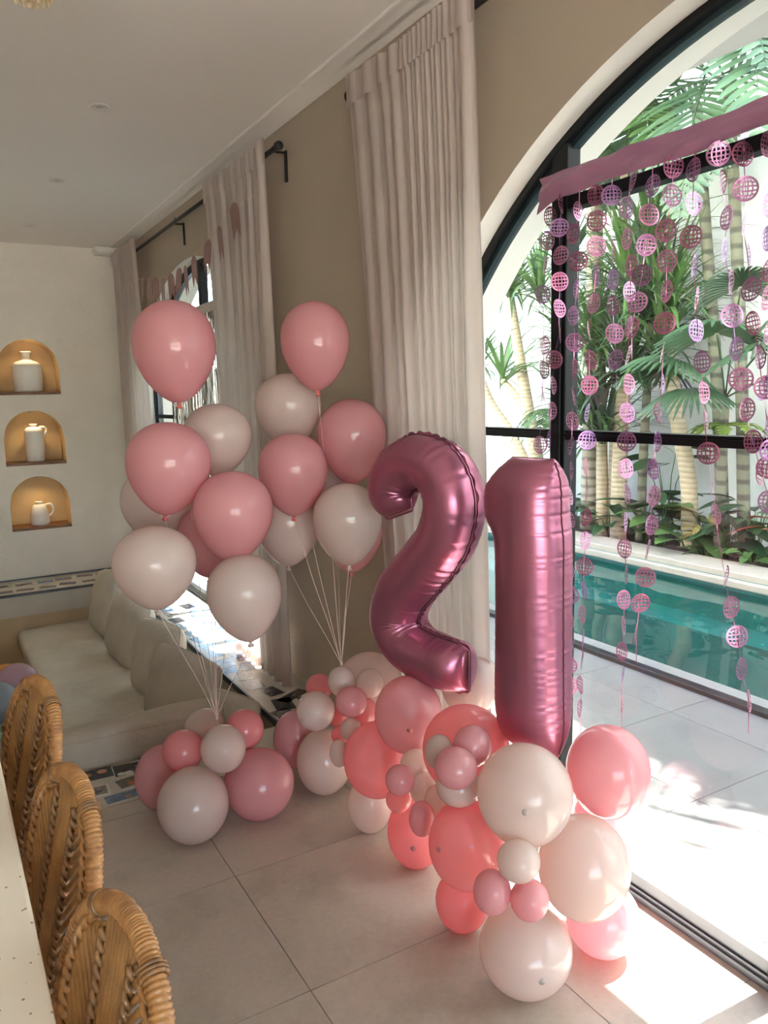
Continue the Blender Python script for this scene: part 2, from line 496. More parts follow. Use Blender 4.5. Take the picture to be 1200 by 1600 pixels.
for zb in NZ:
    b = MB(); b.box((NX-NHW+0.001, YB-0.006, zb+0.001), (NX+NHW-0.001, YB+ND-0.001, zb+0.026))
    bevel(b.build('niche_shelf', M['wood'], wall_back, smooth=False), 0.003)
    lb = MB(); lb.lathe([(0.0, 0), (0.016, 0), (0.018, 0.004), (0.018, 0.010)], (NX, YB+0.10, zb+NH-0.016), 16)
    lo = lb.build('niche_light', None if False else M['chrome'], wall_back)
    ld = bpy.data.lights.new('niche_lamp', 'SPOT'); ld.energy = 2.3; ld.color = (1.0, 0.70, 0.36)
    ld.spot_size = R(150); ld.spot_blend = 0.9; ld.shadow_soft_size = 0.02
    lm = bpy.data.objects.new('niche_lamp', ld); COL.objects.link(lm); lm.location = (NX, YB+0.10, zb+NH-0.03); lm.rotation_euler = (R(-8), 0, 0)

b = MB(); b.box((XL, YB-0.012, 0.0005), (WX, YB-0.0005, 0.012))
struct(b.build('baseboard_back', M['track'], smooth=False))

# ---- ceiling, roof, eave
mb = MB(); mb.box((XL-0.2, YF, ZC), (WX+0.1, YB+0.3, 3.3))
struct(mb.build('ceiling', M['ceiling'], smooth=False))
mb = MB(); mb.box((1.575, YF, ZC-0.018), (WX-0.0005, YB-0.001, ZC-0.0005))
struct(bevel(mb.build('trim_1', M['ceiling'], smooth=False), 0.012, 3))
mb = MB()
mb.box((WXO-0.05, YF-2, 3.06), (3.05, YB+3, 3.30))
mb.box((2.62, YF-2, 2.985), (3.05, YB+3, 3.06))
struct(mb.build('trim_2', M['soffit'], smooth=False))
mb = MB(); mb.box((XL-0.2, YF-2, 3.301), (3.0, YB+3, 3.5))
struct(mb.build('roof_slab', M['reveal'], smooth=False))

mb = MB(); mb.box((XL+1.5, YF-0.5, 3.501), (2.25, YB+3, 8.6))  # unseen storey, added so its sunlit face brightens courtyard and garden wall
struct(mb.build('bounce_storey', M['reveal'], smooth=False))

# ---- left and front walls out of view; front opening added to light the room
OPEN_W = 3.2
mb = MB(); mb.box((XL-0.2, YF, -0.9), (XL, YB, ZC))
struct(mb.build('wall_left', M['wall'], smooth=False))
mb = MB()
mb.box((XL, YF-0.2, -0.1), (-3.7, YF, ZC)); mb.box((1.0, YF-0.2, -0.1), (WXO, YF, ZC)); mb.box((-3.7, YF-0.2, 2.65), (1.0, YF, ZC))
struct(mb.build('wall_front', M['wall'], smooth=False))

# ---- interior floor: tiles on a screed
PIT_X0, PIT_X1, PIT_Y0, PIT_Y1, PIT_Z = -2.4, 1.376, 3.42, 7.15, -0.75
RIM_Y = 3.07
mb = MB()
mb.box((XL, YF, -0.20), (1.80, RIM_Y, -0.006))
floor = struct(mb.build('floor', M['grout'], smooth=False))
TX0, TY0, TS = 0.757, 1.762, 0.6025
tile_cache = {}
def add_tiles(parent, x0, x1, y0, y1, ox, oy, mat, sx=TS, sy=0.6, key='t'):
    i0 = math.floor((x0-ox)/sx)-1; i1 = math.ceil((x1-ox)/sx)+1
    j0 = math.floor((y0-oy)/sy)-1; j1 = math.ceil((y1-oy)/sy)+1
    for i in range(i0, i1):
        for j in range(j0, j1):
            a, b_ = max(ox+i*sx, x0), min(ox+(i+1)*sx, x1)
            c, d = max(oy+j*sy, y0), min(oy+(j+1)*sy, y1)
            if b_-a < 0.02 or d-c < 0.02: continue
            w, h = round(b_-a, 4), round(d-c, 4)
            k = (key, w, h)
            if k not in tile_cache:
                m = MB(); g = 0.0014
                m.box((-w/2+g, -h/2+g, -0.012), (w/2-g, h/2-g, 0))
                tile_cache[k] = m.mesh('tile', mat, smooth=False)
            o = link('tile', tile_cache[k], parent); o.location = ((a+b_)/2, (c+d)/2, 0)
add_tiles(floor, XL, 1.80, YF, RIM_Y, TX0, TY0, M['tile'])

# ---- sunken lounge: rims, pit walls, pit floor, bench plinth
mb = MB()
mb.box((XL, RIM_Y+0.003, -0.20), (WX, PIT_Y0, 0.0))
mb.box((PIT_X1, PIT_Y0, -0.20), (1.80, PIT_Y1, 0.0))
mb.box((XL, PIT_Y1, -0.20), (WX, YB, 0.0))
mb.box((XL, PIT_Y0, -0.20), (PIT_X0, PIT_Y1, 0.0))
ledge = struct(mb.build('ledge', M['rim'], smooth=False))
mb = MB()
mb.box((PIT_X1-0.010, PIT_Y0, -0.035), (PIT_X1+0.002, PIT_Y1, 0.002))
mb.box((PIT_X0, PIT_Y1-0.010, -0.022), (PIT_X1, PIT_Y1+0.002, 0.002))
struct(mb.build('trim_3', M['track'], smooth=False))
mb = MB()
mb.box((PIT_X0-0.1, PIT_Y0-0.1, -0.9), (PIT_X1+0.1, PIT_Y1+0.1, PIT_Z))
mb.box((PIT_X0-0.1, PIT_Y1, PIT_Z), (PIT_X1+0.1, PIT_Y1+0.1, -0.2001))
mb.box((PIT_X1, PIT_Y0-0.1, PIT_Z), (PIT_X1+0.1, PIT_Y1, -0.2001))
mb.box((PIT_X0-0.1, PIT_Y0-0.1, PIT_Z), (PIT_X1, PIT_Y0, -0.2001))
mb.box((PIT_X0-0.1, PIT_Y0, PIT_Z), (PIT_X0, PIT_Y1, -0.2001))
mb.box((0.53, PIT_Y0, PIT_Z), (PIT_X1, PIT_Y1, -0.46))
mb.box((PIT_X0, PIT_Y0, PIT_Z), (0.529, 4.9, -0.46))
struct(mb.build('floor_pit', M['pitwall'], smooth=False))

# ---- windows
def make_window(n, c):
    w = empty('window_%d' % n, (1.80, c, 0)); struct(w)
    X0, X1 = 0.0, 0.06
    # arched outer frame: jambs and curved head
    def band(ro, ri, x0, x1, hwo, hwi):
        m = MB(); K = 48; rows = []
        po = [(-hwo, 0.03)]; pi = [(-hwi, 0.03)]
        for k in range(K+1):
            a = -hwo + 2*hwo*k/K; b = -hwi + 2*hwi*k/K
            po.append((a, arch_z(a, ro))); pi.append((b, arch_z(b, ri)))
        po.append((hwo, 0.03)); pi.append((hwi, 0.03))
        for (a, za), (b, zb) in zip(po, pi):
            rows.append([(x0, a, za), (x0, b, zb), (x1, b, zb), (x1, a, za)])
        m.grid(rows, closed_u=True)
        return m
    band(ARC_R-0.001, ARC_R-0.024, X0, X1+0.01, HALF-0.001, HALF-0.024).build('arch_frame', M['black'], w, smooth=False)
    band(ARC_R-0.024, ARC_R-0.042, X0+0.022, X1-0.005, HALF-0.024, HALF-0.042).build('arch_bead', M['darkframe'], w, smooth=False)
    # sill track with rails
    m = MB(); m.box((X0-0.005, -HALF, 0.0), (X1+0.012, HALF, 0.022))
    st = m.build('sill_track', M['track'], w, smooth=False)
    for dx in (0.004, 0.026, 0.052):
        r_ = MB(); r_.box((dx, -HALF+0.002, 0.0221), (dx+0.006, HALF-0.002, 0.034)); r_.build('rail', M['track'], st, smooth=False)
    # posts
    for dy, hw in ((0.86, 0.035), (0.0, 0.03), (-0.86, 0.035)):
        m = MB(); z = arch_z(abs(dy))-0.014
        m.box((X0+0.002, dy-hw, 0.03), (X1, dy+hw, z))
        m.box((X0-0.008, dy-hw+0.014, 0.03), (X0+0.002, dy+hw-0.014, min(z, 2.2)))
        bevel(m.build('post', M['black'], w, smooth=False), 0.004)
    # header and mullion bars
    m = MB(); m.box((X0+0.004, -0.825, 2.165), (X1-0.004, 0.825, 2.205))
    bevel(m.build('header', M['black'], w, smooth=False), 0.004)
    for a, b in ((0.895, 1.44), (0.03, 0.825), (-0.825, -0.03), (-1.44, -0.895)):
        m = MB(); m.box((X0+0.006, a, 1.441), (X1-0.006, b, 1.472)); m.box((X0-0.002, a, 1.451), (X0+0.006, b, 1.462))
        m.build('glazing_bar', M['black'], w, smooth=False)
        m = MB(); m.box((X0+0.012, a, 0.034), (X1-0.012, b, 0.075))
        m.build('bottom_rail', M['track'], w, smooth=False)
    # glass, one pane per light below the header and an arched one above it
    lights = [(0.895, 1.44), (0.03, 0.825), (-0.825, -0.03), (-1.44, -0.895)]
    for a, b in lights:
        for z0, z1 in ((0.06, 1.441), (1.472, 2.165 if abs(a+b) < 1.7 else 3.0)):
            m = MB(); K = 10; bot = []; top = []
            for k in range(K+1):
                y = a+(b-a)*k/K
                bot.append((0.030, y, z0)); top.append((0.030, y, max(z0+0.001, min(z1, arch_z(y, ARC_R-0.042)))))
            m.grid([bot, top]); m.build('pane', M['glass'], w, smooth=False)
    m = MB(); bot = []; top = []
    K = 40; lim = 0.86
    for k in range(K+1):
        y = -lim+2*lim*k/K
        bot.append((0.030, y, 2.205)); top.append((0.030, y, max(2.206, arch_z(y, ARC_R-0.05))))
    m.grid([bot, top]); m.build('pane', M['glass'], w, smooth=False)
    return w
make_window(1, WIN_C[1]); make_window(2, WIN_C[2]); make_window(3, WIN_C[0])  # the third, behind the camera, is added to bring daylight into the room

# ---- outside: deck, pool, planter, garden wall
PX0, PX1, WZ = 3.60, 5.76, -0.11
mb = MB(); mb.box((1.871, -9, -0.25), (PX0-0.22, 13, -0.006))
deck = struct(mb.build('deck', M['grout'], smooth=False))
add_tiles(deck, 1.871, PX0-0.20, -1.2, 9.6, 1.871, 1.86, M['decktile'], 0.6, 0.63, 'd')
mb = MB(); mb.box((1.871, 9.6, -0.006), (PX0-0.2, 13, 0)); mb.box((1.871, -9, -0.006), (PX0-0.2, -1.2, 0))
struct(mb.build('deck_end', M['decktile'], smooth=False))
mb = MB(); mb.box((PX0-0.20, -9, -0.25), (PX0+0.01, 13, 0.0))
coping = struct(bevel(mb.build('pool_coping', M['coping_near'], smooth=False), 0.008))
mb = MB(); mb.box((PX0-0.215, -9, -0.01), (PX0-0.150, 13, 0.028))
struct(bevel(mb.build('trim_4', M['black'], smooth=False), 0.005))
mb = MB()
mb.quad((PX0, -9, -1.3), (PX1, -9, -1.3), (PX1, 13, -1.3), (PX0, 13, -1.3))
mb.quad((PX0, -9, -1.3), (PX0, 13, -1.3), (PX0, 13, 0), (PX0, -9, 0))
mb.quad((PX1, -9, -1.3), (PX1, -9, 0), (PX1, 13, 0), (PX1, 13, -1.3))
mb.quad((PX0, 13, -1.3), (PX1, 13, -1.3), (PX1, 13, 0), (PX0, 13, 0))
mb.quad((PX0, -9, -1.3), (PX0, -9, 0), (PX1, -9, 0), (PX1, -9, -1.3))
mb.box((PX1-0.38, -9, -1.3), (PX1-0.001, 13, -0.40))
struct(mb.build('pool_basin', M['pooltile'], smooth=False))
mb = MB(); rows = []
for i in range(25):
    x = PX0+(PX1-PX0)*i/24
    rows.append([(x, -9+22*j/120, WZ+0.004*math.sin(7*x+3*j*0.14)*math.sin(5*j*0.14)) for j in range(121)])
mb.grid(rows)
tag(mb.build('pool_water', M['water']), kind='structure')
mb = MB(); mb.box((PX1+0.004, -9, -0.5), (6.13, 13, 0.055)); mb.box((PX1-0.06, -9, -0.07), (PX1+0.05, 13, -0.005))
struct(bevel(mb.build('planter_coping', M['coping'], smooth=False), 0.012))
mb = MB(); rows = []
random.seed(5)
for i in range(6):
    rows.append([(6.131+0.87*i/5, -9+22*j/50, 0.02+random.uniform(-.015, .03)) for j in range(51)])
mb.grid(rows)
struct(mb.build('soil_bed', M['soil']))
mb = MB(); mb.box((7.0, -14, -0.5), (7.25, 20, 8.2)); mb.box((6.98, -14, 8.2), (7.3, 20, 8.32))
struct(mb.build('garden_wall', M['garden_wall'], smooth=False))
mb = MB(); mb.box((-30, -40, -1.6), (40, 40, -1.5)); 
struct(mb.build('ground', M['terrace'], smooth=False))
mb = MB(); mb.box((-16, -16, -0.4), (1.86, YF-0.001, -0.02)); mb.box((-16, YF, -0.4), (XL-0.21, YB, -0.02))
struct(mb.build('terrace', M['terrace'], smooth=False))

# ================================================================== THINGS
# ---- balloons
def balloon_mesh(rx, rz, kind, seed=0, nu=40, nv=28):
    """kind 'helium': teardrop with neck down; 'round': near sphere"""
    m = MB(); rows = []
    for i in range(nv+1):
        a = PI*i/nv
        z = math.cos(a); s = math.sin(a)
        if kind == 'helium':
            k = 1 + 0.16*z - (0.10*z*z if z < 0 else 0)
            r = s*k/1.015
        else:
            r = s*(1+0.03*z)
        r = max(r, 0.0004)
        rows.append([(rx*r*math.cos(2*PI*k_/nu), rx*r*math.sin(2*PI*k_/nu), rz*z) for k_ in range(nu)])
    m.grid(rows, closed_u=True)
    return m

def add_knot(parent, rz, mat, scale=1.0):
    m = MB()
    s = scale
    m.lathe([(0.004*s, 0.004*s), (0.006*s, -0.002*s), (0.0035*s, -0.006*s), (0.008*s, -0.010*s), (0.0085*s, -0.015*s), (0.005*s, -0.017*s), (0.0008, -0.012*s)], (0, 0, -rz), 12)
    return m.build('knot', mat, parent)

def string_pts(a, b, sag=0.0, n=14, seed=0):
    rnd = random.Random(seed); a = Vector(a); b = Vector(b)
    ph = rnd.uniform(0, 6); amp = rnd.uniform(0.002, 0.006)
    out = []
    for i in range(n+1):
        t = i/n
        p = a.lerp(b, t)
        w = math.sin(t*PI)
        p.x += amp*w*math.sin(5*t+ph); p.y += amp*w*math.cos(4*t+ph)
        out.append(p)
    return out

def helium(loc, rx, rz, mat, base, label, group, seed):
    rnd = random.Random(seed)
    o = balloon_mesh(rx, rz, 'helium').build('balloon', M[mat])
    o.location = loc
    tilt = (rnd.uniform(-.10, .10), rnd.uniform(-.10, .10), rnd.uniform(0, 6))
    o.rotation_euler = tilt
    tag(o, label, 'balloon', group)
    kn = add_knot(o, rz, M['knot'] if mat == 'P' else M[mat], 1.2)
    # ribbon in the balloon's own frame
    mw = Matrix.Translation(loc) @ o.rotation_euler.to_matrix().to_4x4()
    inv = mw.inverted()
    start = Vector((0, 0, -rz-0.008))
    endl = inv @ Vector(base)
    m = MB(); m.tube(string_pts(start, endl, seed=seed), 0.0011, 5)
    # the loose curl left at the knot
    if seed % 2 == 0:
        c = []
        for i in range(15):
            a = i/14*PI*1.6; rr = 0.018
            c.append((0.004+rr*math.sin(a), 0.004, -rz-0.008-0.006*i/14*2+rr*(1-math.cos(a))*0.9-0.012*math.sin(a/2)))
        m.tube(c, 0.0010, 5)
    m.build('ribbon', M['string'], o)
    return o

HB1, HB2 = (0.835, 2.72, 0.42), (1.262, 2.52, 0.60)
HELIUM = [
 ('L1',0.781,2.791,1.767,0.145,0.179,'P',1,'pink balloon floating highest in the left bouquet, in front of the far arched window'),
 ('L2',0.930,2.824,1.447,0.126,0.136,'W',1,'white balloon below and right of the highest pink balloon in the left bouquet'),
 ('L3',0.692,2.639,1.369,0.141,0.158,'P',1,'pink balloon at mid-height on the left side of the left bouquet'),
 ('L4',0.728,2.967,1.204,0.134,0.146,'W',1,'white balloon mostly hidden behind the pink balloon at the left edge of the left bouquet'),
 ('L5',0.868,2.516,1.202,0.135,0.156,'P',1,'deep pink balloon on the right side of the left bouquet, above a white one'),
 ('L6',0.589,2.488,1.066,0.132,0.136,'W',1,'white balloon lowest on the left of the left bouquet, hanging over the sofa pillows'),
 ('L7',0.870,2.443,0.934,0.125,0.149,'W',1,'white balloon hanging lowest of the left bouquet, right of its strings'),
 ('L8',0.874,2.808,1.075,0.120,0.139,'P',1,'darker pink balloon half hidden behind others in the left bouquet'),
 ('R1',1.300,2.727,1.788,0.131,0.167,'P',2,'pink balloon floating highest in the right bouquet against the beige wall'),
 ('R2',1.250,2.890,1.546,0.133,0.148,'W',2,'white balloon just below the highest pink one of the right bouquet'),
 ('R3',1.432,2.704,1.422,0.135,0.166,'P',2,'pink balloon at the right edge of the right bouquet, against the tall curtain'),
 ('R4',1.178,2.706,1.309,0.131,0.157,'P',2,'pink balloon in the middle left of the right bouquet'),
 ('R5',1.309,2.525,1.128,0.128,0.154,'W',2,'white balloon low in front of a pink one, beside the foil number two'),
 ('R6',1.209,2.844,1.083,0.128,0.156,'W',2,'white balloon lowest on the left of the right bouquet'),
 ('R7',1.437,2.730,1.041,0.121,0.149,'P',2,'pink balloon showing only its edge behind a white one beside the foil number two'),
 ('R8',1.439,2.912,1.213,0.123,0.145,'W',2,'white balloon nearly hidden between two pink ones of the right bouquet'),
]
for i, (k, x, y, z, rx, rz, mt, bq, lab) in enumerate(HELIUM):
    helium((x, y, z), rx, rz, mt, HB1 if bq == 1 else HB2, lab, 'helium balloons in the left bouquet' if bq == 1 else 'helium balloons in the right bouquet', i)
for b_, nm, tl in ((HB1, 'left', 0.10), (HB2, 'right', 0.08)):
    m = MB(); m.tube([(b_[0], b_[1], b_[2]+0.012), (b_[0]+0.002, b_[1], b_[2]-tl*0.5), (b_[0]+0.001, b_[1]-0.005, b_[2]-tl)], [0.0045, 0.0028, 0.002], 6)
    m.lathe([(0.002, 0.012), (0.006, 0.006), (0.006, -0.004), (0.002, -0.01)], b_, 8)
    tag(m.build('ribbon_knot', M['string']), 'pink ribbon knot gathering the strings of the %s balloon bouquet' % nm, 'ribbon')

def round_balloon(loc, rx, rz, mat, label, group, tip=None, seed=0):
    big = rx > 0.07
    o = balloon_mesh(rx, rz, 'round', nu=40 if big else 28, nv=28 if big else 18).build('balloon', M[mat])
    o.location = loc
    # neck turned into the cluster, away from the viewer's side
    tag(o, label, 'balloon', group)
    if tip:
        d = Vector(tip).normalized()
        m = MB(); s = 0.010 if big else 0.006
        p = Vector((d.x*rx, d.y*rx, d.z*rz))
        nrm = Vector((d.x/rx, d.y/rx, d.z/rz)).normalized()
        t1 = nrm.orthogonal().normalized(); t2 = nrm.cross(t1)
        rows = []
        for r, h in ((s*1.0, -0.0012), (s*0.75, 0.0014), (s*0.4, 0.0030), (s*0.05, 0.0034)):
            rows.append([p+nrm*h+(t1*math.cos(2*PI*q/14)+t2*math.sin(2*PI*q/14))*r for q in range(14)])
        m.grid(rows, closed_u=True)
        m.build('nipple', M['tipw'] if mat == 'W' else M['tip'], o)
    return o

ROOM_SIDE = Vector((0.0, 0.1, 1.55))
def tipdir(c, ox, oz):
    """a direction on the balloon's room-facing side"""
    d = (ROOM_SIDE-Vector(c)).normalized(); s = Vector((0, 0, 1)).cross(d).normalized(); u = d.cross(s)
    return d + s*ox + u*oz
GARLAND = [
 ('g39',1.255,1.459,0.117,0.124,0.117,'W','large white balloon on the floor at the front end of the garland',(0.5,-0.7)),
 ('g35',1.534,1.451,0.106,0.104,0.106,'P','bright pink balloon on the floor beside the sliding door track, partly in sun',None),
 ('g40',1.252,1.743,0.092,0.080,0.092,'C','coral balloon on the floor behind the large white front balloon',None),
 ('g34',1.417,1.412,0.326,0.123,0.142,'W','very large blush white balloon stacked above the front floor balloons',None),
 ('g31',1.267,1.479,0.550,0.125,0.133,'W','large white balloon touching the foot of the foil number one',(0.05,-0.35)),
 ('g32',1.569,1.476,0.532,0.116,0.132,'P','large pink balloon behind the tip of the foil number one, above the deck view',None),
 ('g33',1.638,1.575,0.328,0.073,0.073,'P','small slice of pink balloon squeezed below the large pink one by the glass',None),
 ('g36',1.164,1.381,0.449,0.054,0.051,'W','small white balloon above two small pink ones at the front of the garland',None),
 ('g37',1.114,1.422,0.360,0.048,0.056,'P','small mauve pink balloon left in the front trio of the garland',None),
 ('g38',1.177,1.354,0.355,0.048,0.051,'P','small light pink balloon right in the front trio of the garland',None),
 ('g30',1.206,1.653,0.337,0.109,0.127,'C','large coral balloon in the lower middle of the garland',(-1.0,-0.25)),
 ('g29',1.308,2.086,0.124,0.098,0.124,'C','glowing coral balloon on the floor in the middle of the garland',(-0.1,-0.6)),
 ('g17',1.308,1.795,0.538,0.131,0.135,'C','large coral balloon behind the small grey and pink trio below the numbers',None),
 ('g18',1.152,1.708,0.607,0.041,0.050,'W','small greyish white balloon in the upper trio below the numbers',None),
 ('g19',1.223,1.648,0.630,0.053,0.059,'P','small dusky pink balloon topmost in the upper trio below the numbers',None),
 ('g20',1.133,1.602,0.610,0.058,0.055,'P','small shiny pink balloon frontmost in the upper trio below the numbers',None),
 ('g21',1.183,1.660,0.519,0.064,0.057,'W','grey beige balloon peeking out under the upper trio below the numbers',None),
 ('g15',1.299,2.106,0.540,0.113,0.131,'P','large pink balloon directly under the foil number two',(0.05,-0.45)),
 ('g14',1.241,2.222,0.348,0.118,0.133,'C','large coral balloon below and left of the one under the foil number two',None),
 ('g28',1.280,2.357,0.106,0.083,0.106,'W','pale balloon on the floor below a large coral balloon in mid garland',None),
 ('g22',1.267,2.014,0.405,0.052,0.058,'W','small peach balloon glowing beside a small pink one in mid garland',None),
 ('g23',1.170,1.955,0.410,0.046,0.048,'P','small pink balloon in front of the large coral one in mid garland',None),
 ('g24',1.194,2.006,0.313,0.041,0.041,'C','small deep coral balloon just above the glowing floor balloon',None),
 ('g25',1.243,1.929,0.370,0.046,0.054,'W','small bright peach balloon in the brightly lit gap of the garland',None),
 ('g26',1.163,1.822,0.347,0.038,0.055,'P','small dusky rose balloon at the left edge of the large coral balloon',None),
 ('g27',1.240,1.836,0.372,0.049,0.053,'W','small blush balloon half behind the small dusky rose one',None),
 ('g16',1.571,2.127,0.585,0.104,0.118,'W','pale pink white balloon behind, between the two foil numbers',None),
 ('g1',1.405,2.566,0.475,0.128,0.128,'W','large pale balloon at the back of the garland, left of the number two',None),
 ('g2',1.244,2.486,0.548,0.052,0.057,'W','small greyish white balloon under the strings of the right bouquet',None),
 ('g3',1.330,2.424,0.542,0.052,0.055,'W','small pale balloon against the large pale one at the garland back',None),
 ('g4',1.228,2.382,0.507,0.058,0.055,'P','small dusty pink balloon in front of the two small pale ones',None),
 ('g5',1.295,2.426,0.439,0.055,0.057,'C','small coral balloon tucked under the small dusty pink one',None),
 ('g6',1.259,2.717,0.447,0.054,0.054,'C','small coral balloon farthest back at the left top of the garland',None),
 ('g7',1.173,2.573,0.418,0.073,0.075,'W','medium cream white balloon on the left shoulder of the garland',None),
 ('g8',1.235,2.909,0.159,0.101,0.125,'P','dusky pink balloon at the far left end of the garland by the photo ledge',None),
 ('g9',1.263,2.704,0.135,0.112,0.135,'W','large blush balloon on the floor at the far end of the garland',None),
 ('g10',1.273,2.570,0.372,0.040,0.047,'C','small coral balloon filling the gap right of the cream balloon',None),
 ('g11',1.215,2.367,0.411,0.039,0.042,'W','tiny cream balloon beside the left large coral balloon',None),
 ('g12',1.169,2.374,0.329,0.035,0.051,'W','tiny beige balloon in front of the large blush floor balloon',None),
 ('g13',1.221,2.465,0.350,0.033,0.038,'C','tiny dark coral balloon between the two tiny cream ones',None),
]
for i, (k, x, y, z, rx, rz, mt, lab, tp) in enumerate(GARLAND):
    round_balloon((x, y, z), rx, rz, mt, lab, 'balloons of the floor garland', tipdir((x, y, z), *tp) if tp else None, i)
CLUSTER = [
 ('k1',0.708,2.653,0.138,0.128,0.138,'W','large white balloon at the front of the floor cluster holding the left bouquet'),
 ('k2',0.971,2.674,0.135,0.133,0.135,'P','large pink balloon on the right of the left floor cluster'),
 ('k3',0.676,2.934,0.131,0.113,0.131,'P','large pink balloon at the left back of the left floor cluster, by the photos'),
 ('k4',0.717,2.783,0.293,0.077,0.077,'C','small coral balloon on the left on top of the left floor cluster'),
 ('k5',0.822,2.624,0.337,0.082,0.086,'W','small cream balloon in the middle on top of the left floor cluster'),
 ('k6',0.842,2.911,0.309,0.079,0.071,'W','small white balloon at the back top of the left floor cluster'),
 ('k7',0.962,2.785,0.316,0.075,0.078,'C','small coral balloon on the right on top of the left floor cluster'),
]
for i, (k, x, y, z, rx, rz, mt, lab) in enumerate(CLUSTER):
    round_balloon((x, y, z), rx, rz, mt, lab, 'balloons of the left floor cluster', None, i)
PIT_B = [
 (0.155,4.42,-0.185,0.115,'TEAL','mint green balloon in the lounge behind the rattan chair'),
 (0.180,4.44,0.035,0.112,'BLUE','pale blue balloon in the lounge behind the rattan chair'),
 (0.300,4.62,0.060,0.112,'LAV','lavender pink balloon behind the top of the farthest rattan chair'),
 (0.33,4.60,-0.170,0.125,'W','cream balloon hidden under the lavender one in the lounge'),
 (0.255,4.86,-0.02,0.125,'ORG','orange balloon behind the lavender one in the lounge'),
 (0.10,4.72,-0.172,0.125,'P','pink balloon hidden low behind the farthest rattan chair'),
]
for i, (x, y, z, r, mt, lab) in enumerate(PIT_B):
    round_balloon((x, y, z), r, r, mt, lab, 'balloons lying in the lounge', None, i)

# ---- foil number balloons
def catmull(pts, n):
    pts = [Vector(p) for p in pts]
    P = [pts[0]*2-pts[1]]+pts+[pts[-1]*2-pts[-2]]
    out = []; K = len(pts)-1
    for i in range(n+1):
        s = i/n*K; j = min(int(s), K-1); t = s-j
        a, b, c, d = P[j], P[j+1], P[j+2], P[j+3]
        out.append(0.5*((2*b)+(c-a)*t+(2*a-5*b+4*c-d)*t*t+(3*b-a-3*c+d)*t**3))
    return out

def foil_digit(name, C, spine, depth, label, seam_mat, seed, sc=1.0, crease_k=30, fixed_side=False, endp=(0.055, 0.055), ca=1.0):
    """spine rows: (u, v, half-width left, half-width right, half-thickness)"""
    rnd = random.Random(seed)
    u = Vector((0.2, -0.98, 0)).normalized(); n = Vector((-u.y*-1, 0, 0)); n = u.cross(Vector((0, 0, 1))); zz = Vector((0, 0, 1))
    if n.x > 0: n = -n
    K = 240; NS = 56
    sp = catmull([Vector((s[0]*sc, s[1]*sc, 0)) for s in spine], K)
    wd = catmull([Vector((s[2]*sc, s[3]*sc, s[4]*sc)) for s in spine], K)
    ln = [0.0]
    for a, b in zip(sp, sp[1:]): ln.append(ln[-1]+(b-a).length)
    T = ln[-1]
    creases = []
    s = 0.0
    while s < T:
        creases.append((s, rnd.choice((-1, 1, 0)), rnd.uniform(0.5, 1.0))); s += T/crease_k*rnd.uniform(0.5, 1.5)
    root = empty(name, C, 0, label, 'balloon', 'foil number balloons')
    rows = []; seamL = []; seamR = []
    for i in range(K+1):
        t = sp[min(i+1, K)]-sp[max(i-1, 0)]
        if fixed_side: side = Vector((1, 0, 0)); 
        else:
            t.normalize(); side = Vector((t.y, -t.x, 0))
        e0 = ln[i]; e1 = T-ln[i]
        fb = 1.0; fw = 1.0
        for e, R0 in ((e0, endp[0]*sc), (e1, endp[1]*sc)):
            if e < R0:
                q = 1-e/R0
                fb *= math.sqrt(max(0.0, 1-q*q))*0.97+0.03; fw *= 1-0.20*q**2.2
        row = []
        for k in range(NS):
            th = 2*PI*k/NS; c = math.cos(th); s_ = math.sin(th)
            hw = wd[i].y if c > 0 else wd[i].x
            # creases radiate from the seams (|c| = 1) and fade on the faces
            w = 0.0
            for cs, sd, am in creases:
                d = abs(ln[i]-cs)
                if d < 0.03*sc:
                    near = max(0, abs(c)-0.12*ca-0.45*(1-ca)) if (sd == 0 or sd*c > 0) else 0
                    w -= am*ca*0.0065*sc*math.exp(-(d/(0.0045*sc))**2)*near
                    w += am*ca*0.0026*sc*math.exp(-((d-0.010*sc)/(0.007*sc))**2)*near
            px = c*(hw*fw+w)
            # lens-like section: fuller than an ellipse, pinched at the seam
            bz = s_*abs(s_)**-0.12 if abs(s_) > 1e-6 else 0
            py = bz*(wd[i].z*fb+w*0.6)
            p2 = sp[i]+side*px
            row.append(u*p2.x+zz*p2.y+n*py)
        rows.append(row)
        seamR.append(row[0]); seamL.append(row[NS//2])
    m = MB(); i0 = m.grid(rows, closed_u=True)
    m.f.append(tuple(i0+k for k in range(NS))); m.m.append(0)
    e = i0+K*NS; m.f.append(tuple(e+k for k in reversed(range(NS)))); m.m.append(0)
    m.build('foil_body', M['foil'], root)
    # flat welded seam all round: a narrow rippled strip
    loop = seamR + list(reversed(seamL))
    ctr = Vector((0, 0, 0))
    m = MB(); r2 = []
    L_ = len(loop)
    for i in range(L_):
        a = loop[i]; t = loop[(i+1) % L_]-loop[i-1]
        if t.length < 1e-9: t = zz
        t.normalize(); o = t.cross(n); 
        rip = 0.003*math.sin(i*0.9)+0.002*math.sin(i*0.37+1)
        r2.append([a-o*-0.002*sc, a+o*(-0.011*sc)*-1*(0.9+0.2*math.sin(i*1.3))+n*rip])
    m.grid(r2, closed_v=True)
    m.build('seam', M['foil'], root)
    m = MB(); m.tube([q-n*-0.004 for q in seamR[6:-6]], 0.0030*sc, 6); m.tube([q-n*-0.004 for q in seamL[6:-6]], 0.0022*sc, 6)
    m.build('seam_line', M['seam'], root)
    return root
TWO = [(-0.118, 0.150), (-0.142, 0.225), (-0.100, 0.300), (-0.010, 0.330), (0.085, 0.300), (0.130, 0.210), (0.095, 0.095), (0.000, -0.010), (-0.098, -0.115), (-0.135, -0.215), (-0.075, -0.290), (0.050, -0.312), (0.185, -0.312)]
